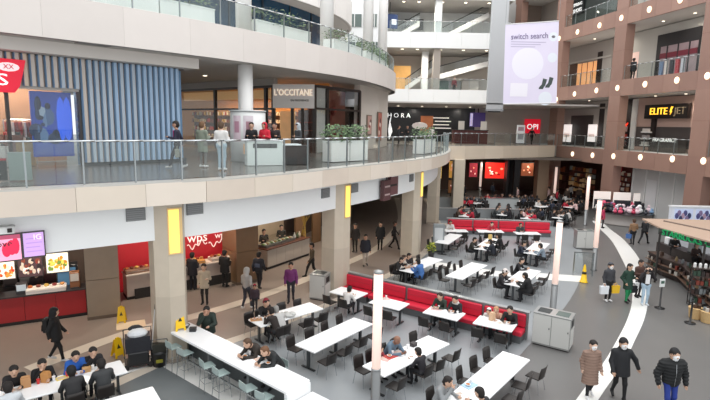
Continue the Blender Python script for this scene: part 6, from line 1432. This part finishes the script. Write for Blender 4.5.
# far diners
rc = random.Random(77); colsF = [('#1b1a1d', 'black'), ('#26242a', 'charcoal'), ('#2b3242', 'navy'), ('#b02438', 'red'), ('#c9c6c3', 'pale grey'), ('#4b3a30', 'brown'), ('#1f1d20', 'black'), ('#d8b7b5', 'pink'), ('#33383a', 'slate')]
reds = {6: [0, 1, 2], 5: [0], 7: [1]}
for k, (x, y, a, L, lb) in enumerate(FAR):
    if k == 1: spots = [(.2, 1)]
    elif k < 3: spots = [(-.3, 1)]
    else:
        n = int(L / .75); spots = [((i - (n - 1) / 2) * .72, s) for i in range(n) for s in (-1, 1) if rc.random() < .85]
    for i, (al, s) in enumerate(spots):
        la = s * (.4 + .26); xx = x + al * math.cos(a) - la * math.sin(a); yy = y + al * math.sin(a) + la * math.cos(a)
        c, cn_ = rc.choice(colsF)
        if i in reds.get(k, []): c, cn_ = '#b81f38', 'red'
        o = person(('diner in %s at the %s' % (cn_, lb)).replace('small white table at the', 'small table at the'), (xx, yy, 0), 0, 'far%d' % rc.randrange(3), skin=rc.randrange(5), top=c, group='far diners', kind='sit', lean=[.25, .45, .35][rc.randrange(3)], armL='table', armR='table', h=.038, bulk=1.15)
        o.rotation_euler = (0, 0, a + (math.pi if s > 0 else 0))
sp_ = [(458, 199), (463, 196), (492, 194), (510, 195), (517, 199), (566, 200), (570, 196), (578, 199), (548, 199), (588, 202), (556, 202), (600, 204)]
for i, (u, v) in enumerate(sp_):
    c, cn_ = rc.choice(colsF); person('figure in %s at the back of the court, %s' % (cn_, ['far left', 'left of the bridge column', 'before the orange sign', 'beside the black column', 'right of the black column', 'near the dark wood shop', 'deep by the dark wood shop', 'right of the distant table', 'by the vending machine', 'behind the far light post', 'left of the distant post', 'by the toy stall end'][i]), P(u, v + 5), rc.randrange(360), 'fs%d' % (i % 3), skin=rc.randrange(5), top=c, kind='walk', ph=[0, .5, -.5][i % 3], bulk=1.15, h=.038)

# ================================================================ things on tables
def on_table(u, v, z, kind, label, col='#e9e3da', s=1.0):
    q = P(u, v, z)
    if abs(z - TZ) < .01:
        t = min(TABLES.values(), key=lambda t: (t['x'] - q.x) ** 2 + (t['y'] - q.y) ** 2); ca, sa = math.cos(t['a']), math.sin(t['a']); dx, dy = q.x - t['x'], q.y - t['y']
        q.x, q.y = tloc(t, max(-t['L'] / 2 + .2, min(t['L'] / 2 - .2, dx * ca + dy * sa)), max(-.25, min(.25, -dx * sa + dy * ca)))
    if kind == 'tray':
        o = MB().rbox((-.2 * s, -.14 * s, 0), (.2 * s, .14 * s, .02), .006).obj('food_tray', M(col, .5)); MB().lathe([(.03, .02), (.075, .06)], (-.06, 0, 0), 10).obj('bowl', WHITE, o); MB().ball((-.06, 0, .055), (.06, .06, .025), 8, 5).obj('food', M('#b5713c', .7), o); MB().lathe([(.03, .02), (.038, .13)], (.11, .04, 0), 8).obj('cup', M('#e9e9ea', .5), o)
    elif kind == 'cup': o = MB().lathe([(.032, 0), (.042, .13), (.044, .135), (.02, .14)], n=10).obj('drink_cup', M(col, .5)); MB().tube((0, 0, .13), (.015, 0, .2), .004, .004, 5).obj('straw', M('#d9d9d9', .5), o)
    elif kind == 'bag': o = MB().rbox((-.11 * s, -.07 * s, 0), (.11 * s, .07 * s, .26 * s), .01).obj('paper_bag', M(col, .7)); MB().rbox((-.09 * s, -.05 * s, .26 * s), (.09 * s, .05 * s, .29 * s), .004).obj('folded_top', M(col, .8), o)
    elif kind == 'paper': o = MB().rbox((-.15 * s, -.11 * s, 0), (.15 * s, .11 * s, .006), .002).obj('paper_sheet', M(col, .7)); B('print_block', (-.1 * s, -.06 * s, .006), (.06 * s, .05 * s, .008), M('#c9b9ae', .7), o)
    elif kind == 'bowl': o = MB().lathe([(.05, 0), (.13, .1), (.135, .11), (.12, .105)], n=14).obj('bowl', M(col, .3)); MB().ball((0, 0, .09), (.1, .1, .04), 8, 5).obj('contents', M('#c9c9c9', .5), o)
    elif kind == 'box': o = MB().rbox((-.1 * s, -.08 * s, 0), (.1 * s, .08 * s, .1 * s), .008).obj('food_box', M(col, .6)); MB().rbox((-.105 * s, -.085 * s, .1 * s), (.105 * s, .085 * s, .115 * s), .004).obj('lid', M(col, .5), o)
    elif kind == 'coat': o = MB().ball((0, 0, .06), (.25, .18, .08), 9, 5).ball((.12, .05, .1), (.15, .12, .08), 8, 5).obj('folded_coat', M(col, .8)); MB().ball((-.1, .0, .13), (.1, .08, .04), 7, 4).obj('sleeve', M(col, .8), o)
    o.location = (q.x, q.y, z); o.rotation_euler = (0, 0, rr.uniform(-.6, .9)); tag(o, label, kind if kind not in ('paper', 'coat') else {'paper': 'paper', 'coat': 'coat'}[kind]); return o
TZ = .752
for a in [(25, 382, TZ, 'bag', 'brown paper bag at the left of the crowded table', '#b98a5e'), (45, 378, TZ, 'bag', 'brown takeaway bag in the middle of the crowded table', '#c08a50'), (37, 379, TZ, 'cup', 'red drink cup beside the takeaway bag', '#c8322f'), (66, 373, TZ, 'cup', 'red drink cup in front of the blue jacket', '#d03a34'),
          (54, 381, TZ, 'cup', 'clear drink cup near the takeaway bag', '#e6e6ea'), (62, 378, TZ, 'paper', 'yellow food paper on the crowded table', '#e6cf78'), (84, 366, TZ, 'box', 'tan food box in front of the charcoal jacket', '#c79b66'), (92, 368, TZ, 'cup', 'white drink cup at the right end of the crowded table', '#eeeeee'), (16, 388, TZ, 'paper', 'white food paper at the lower left corner', '#e8e4de'),
          (186, 328, 1.072, 'bowl', 'dark bowl on the bar end beside the yellow sign', '#3c4244'), (178, 328, 1.072, 'bag', 'white paper bag on the bar end', '#e4e0da'), (193, 331, 1.072, 'box', 'small black box on the bar end', '#26282a'),
          (247, 357, 1.072, 'tray', 'dark food tray with bowl on the bar', '#2a2524'), (260, 359, 1.072, 'paper', 'pinkish food paper on the bar', '#d9b8a8'), (270, 364, 1.072, 'tray', 'black food tray before the brown haired diner', '#1f1e20'),
          (290, 317, TZ, 'coat', 'black and white patterned coat heaped on the table', '#c9c9c6'), (255, 320, TZ, 'tray', 'tan food tray at the end of the bar side table', '#b98a5e'),
          (390, 356, TZ, 'tray', 'red food tray on the post table', '#b8433c'), (398, 352, TZ, 'paper', 'crumpled pink food paper on the post table', '#e0b8ae'), (404, 347, TZ, 'cup', 'white drink cup on the post table', '#f0f0f0'), (384, 359, TZ, 'paper', 'pink food sheet near the light post', '#d9a8a0'), (409, 344, TZ, 'box', 'dark food box on the post table', '#3a3436'),
          (463, 383, TZ, 'tray', 'pale blue tray before the grey jumper', '#a9c6d9'), (456, 392, TZ, 'paper', 'white food paper on the bottom table', '#f0ece6'),
          (436, 309, TZ, 'tray', 'pink tray on the bench table of the green diner', '#d9b3b0'), (459, 315, TZ, 'cup', 'white cup on the bench table', '#eeeeee'), (492, 320, TZ, 'bag', 'tan paper bag on the table nearest the bins', '#d3b090'), (500, 323, TZ, 'paper', 'white food paper on the table nearest the bins', '#e9e4de'), (384, 299, TZ, 'tray', 'pinkish tray on the table behind the light post', '#d9c3bd'),
          (405, 267, TZ, 'tray', 'tan tray on the blue jacket table', '#b5916e'), (414, 264, TZ, 'cup', 'white cup on the blue jacket table', '#eeeeee'), (514, 279, TZ, 'paper', 'grey food paper on the end table', '#cfcac6'), (534, 246, TZ, 'paper', 'large white sheet on the paper covered table', '#dadde2'), (538, 250, TZ, 'paper', 'second white sheet on the paper covered table', '#e3d9d4'), (535, 242, TZ, 'tray', 'pale tray on the paper covered table', '#d6cdc8'),
          (488, 243, TZ, 'tray', 'tan tray on the group table', '#b89a70'), (490, 239, TZ, 'bag', 'yellowish paper bag on the group table', '#cdb06a')]: on_table(*a)
# potted plant near the far column
q = P(431, 258); pt = empty('potted_plant', q, 0, 'yellow green potted plant near the far lamp column', 'plant'); MB().lathe([(.14, 0), (.2, .35), (.2, .37)], n=12).obj('pot', M('#3a3835', .5), pt, True)
fl = MB(); foliage(fl, -.25, .25, -.25, .25, .35, .55, 90, random.Random(6), .09); f = fl.obj('foliage', [M('#a9a83a', .6), M('#7f8f34', .6), M('#5a6b2c', .6)], pt); f['kind'] = 'stuff'
q = P(438, 252); gs = empty('sign_stand', q, 0, 'grey standing notice board beside the far lamp column', 'sign'); MB().rbox((-.35, 0, .1), (.35, .12, 1.75), .02).obj('board', M('#8f9496', .4, .3), gs); B('foot', (-.38, -.15, 0), (.38, .25, .1), DSTEEL, gs); B('notice', (-.25, -.012, .6), (.25, 0, 1.5), M('#c2c6c8', .4), gs)
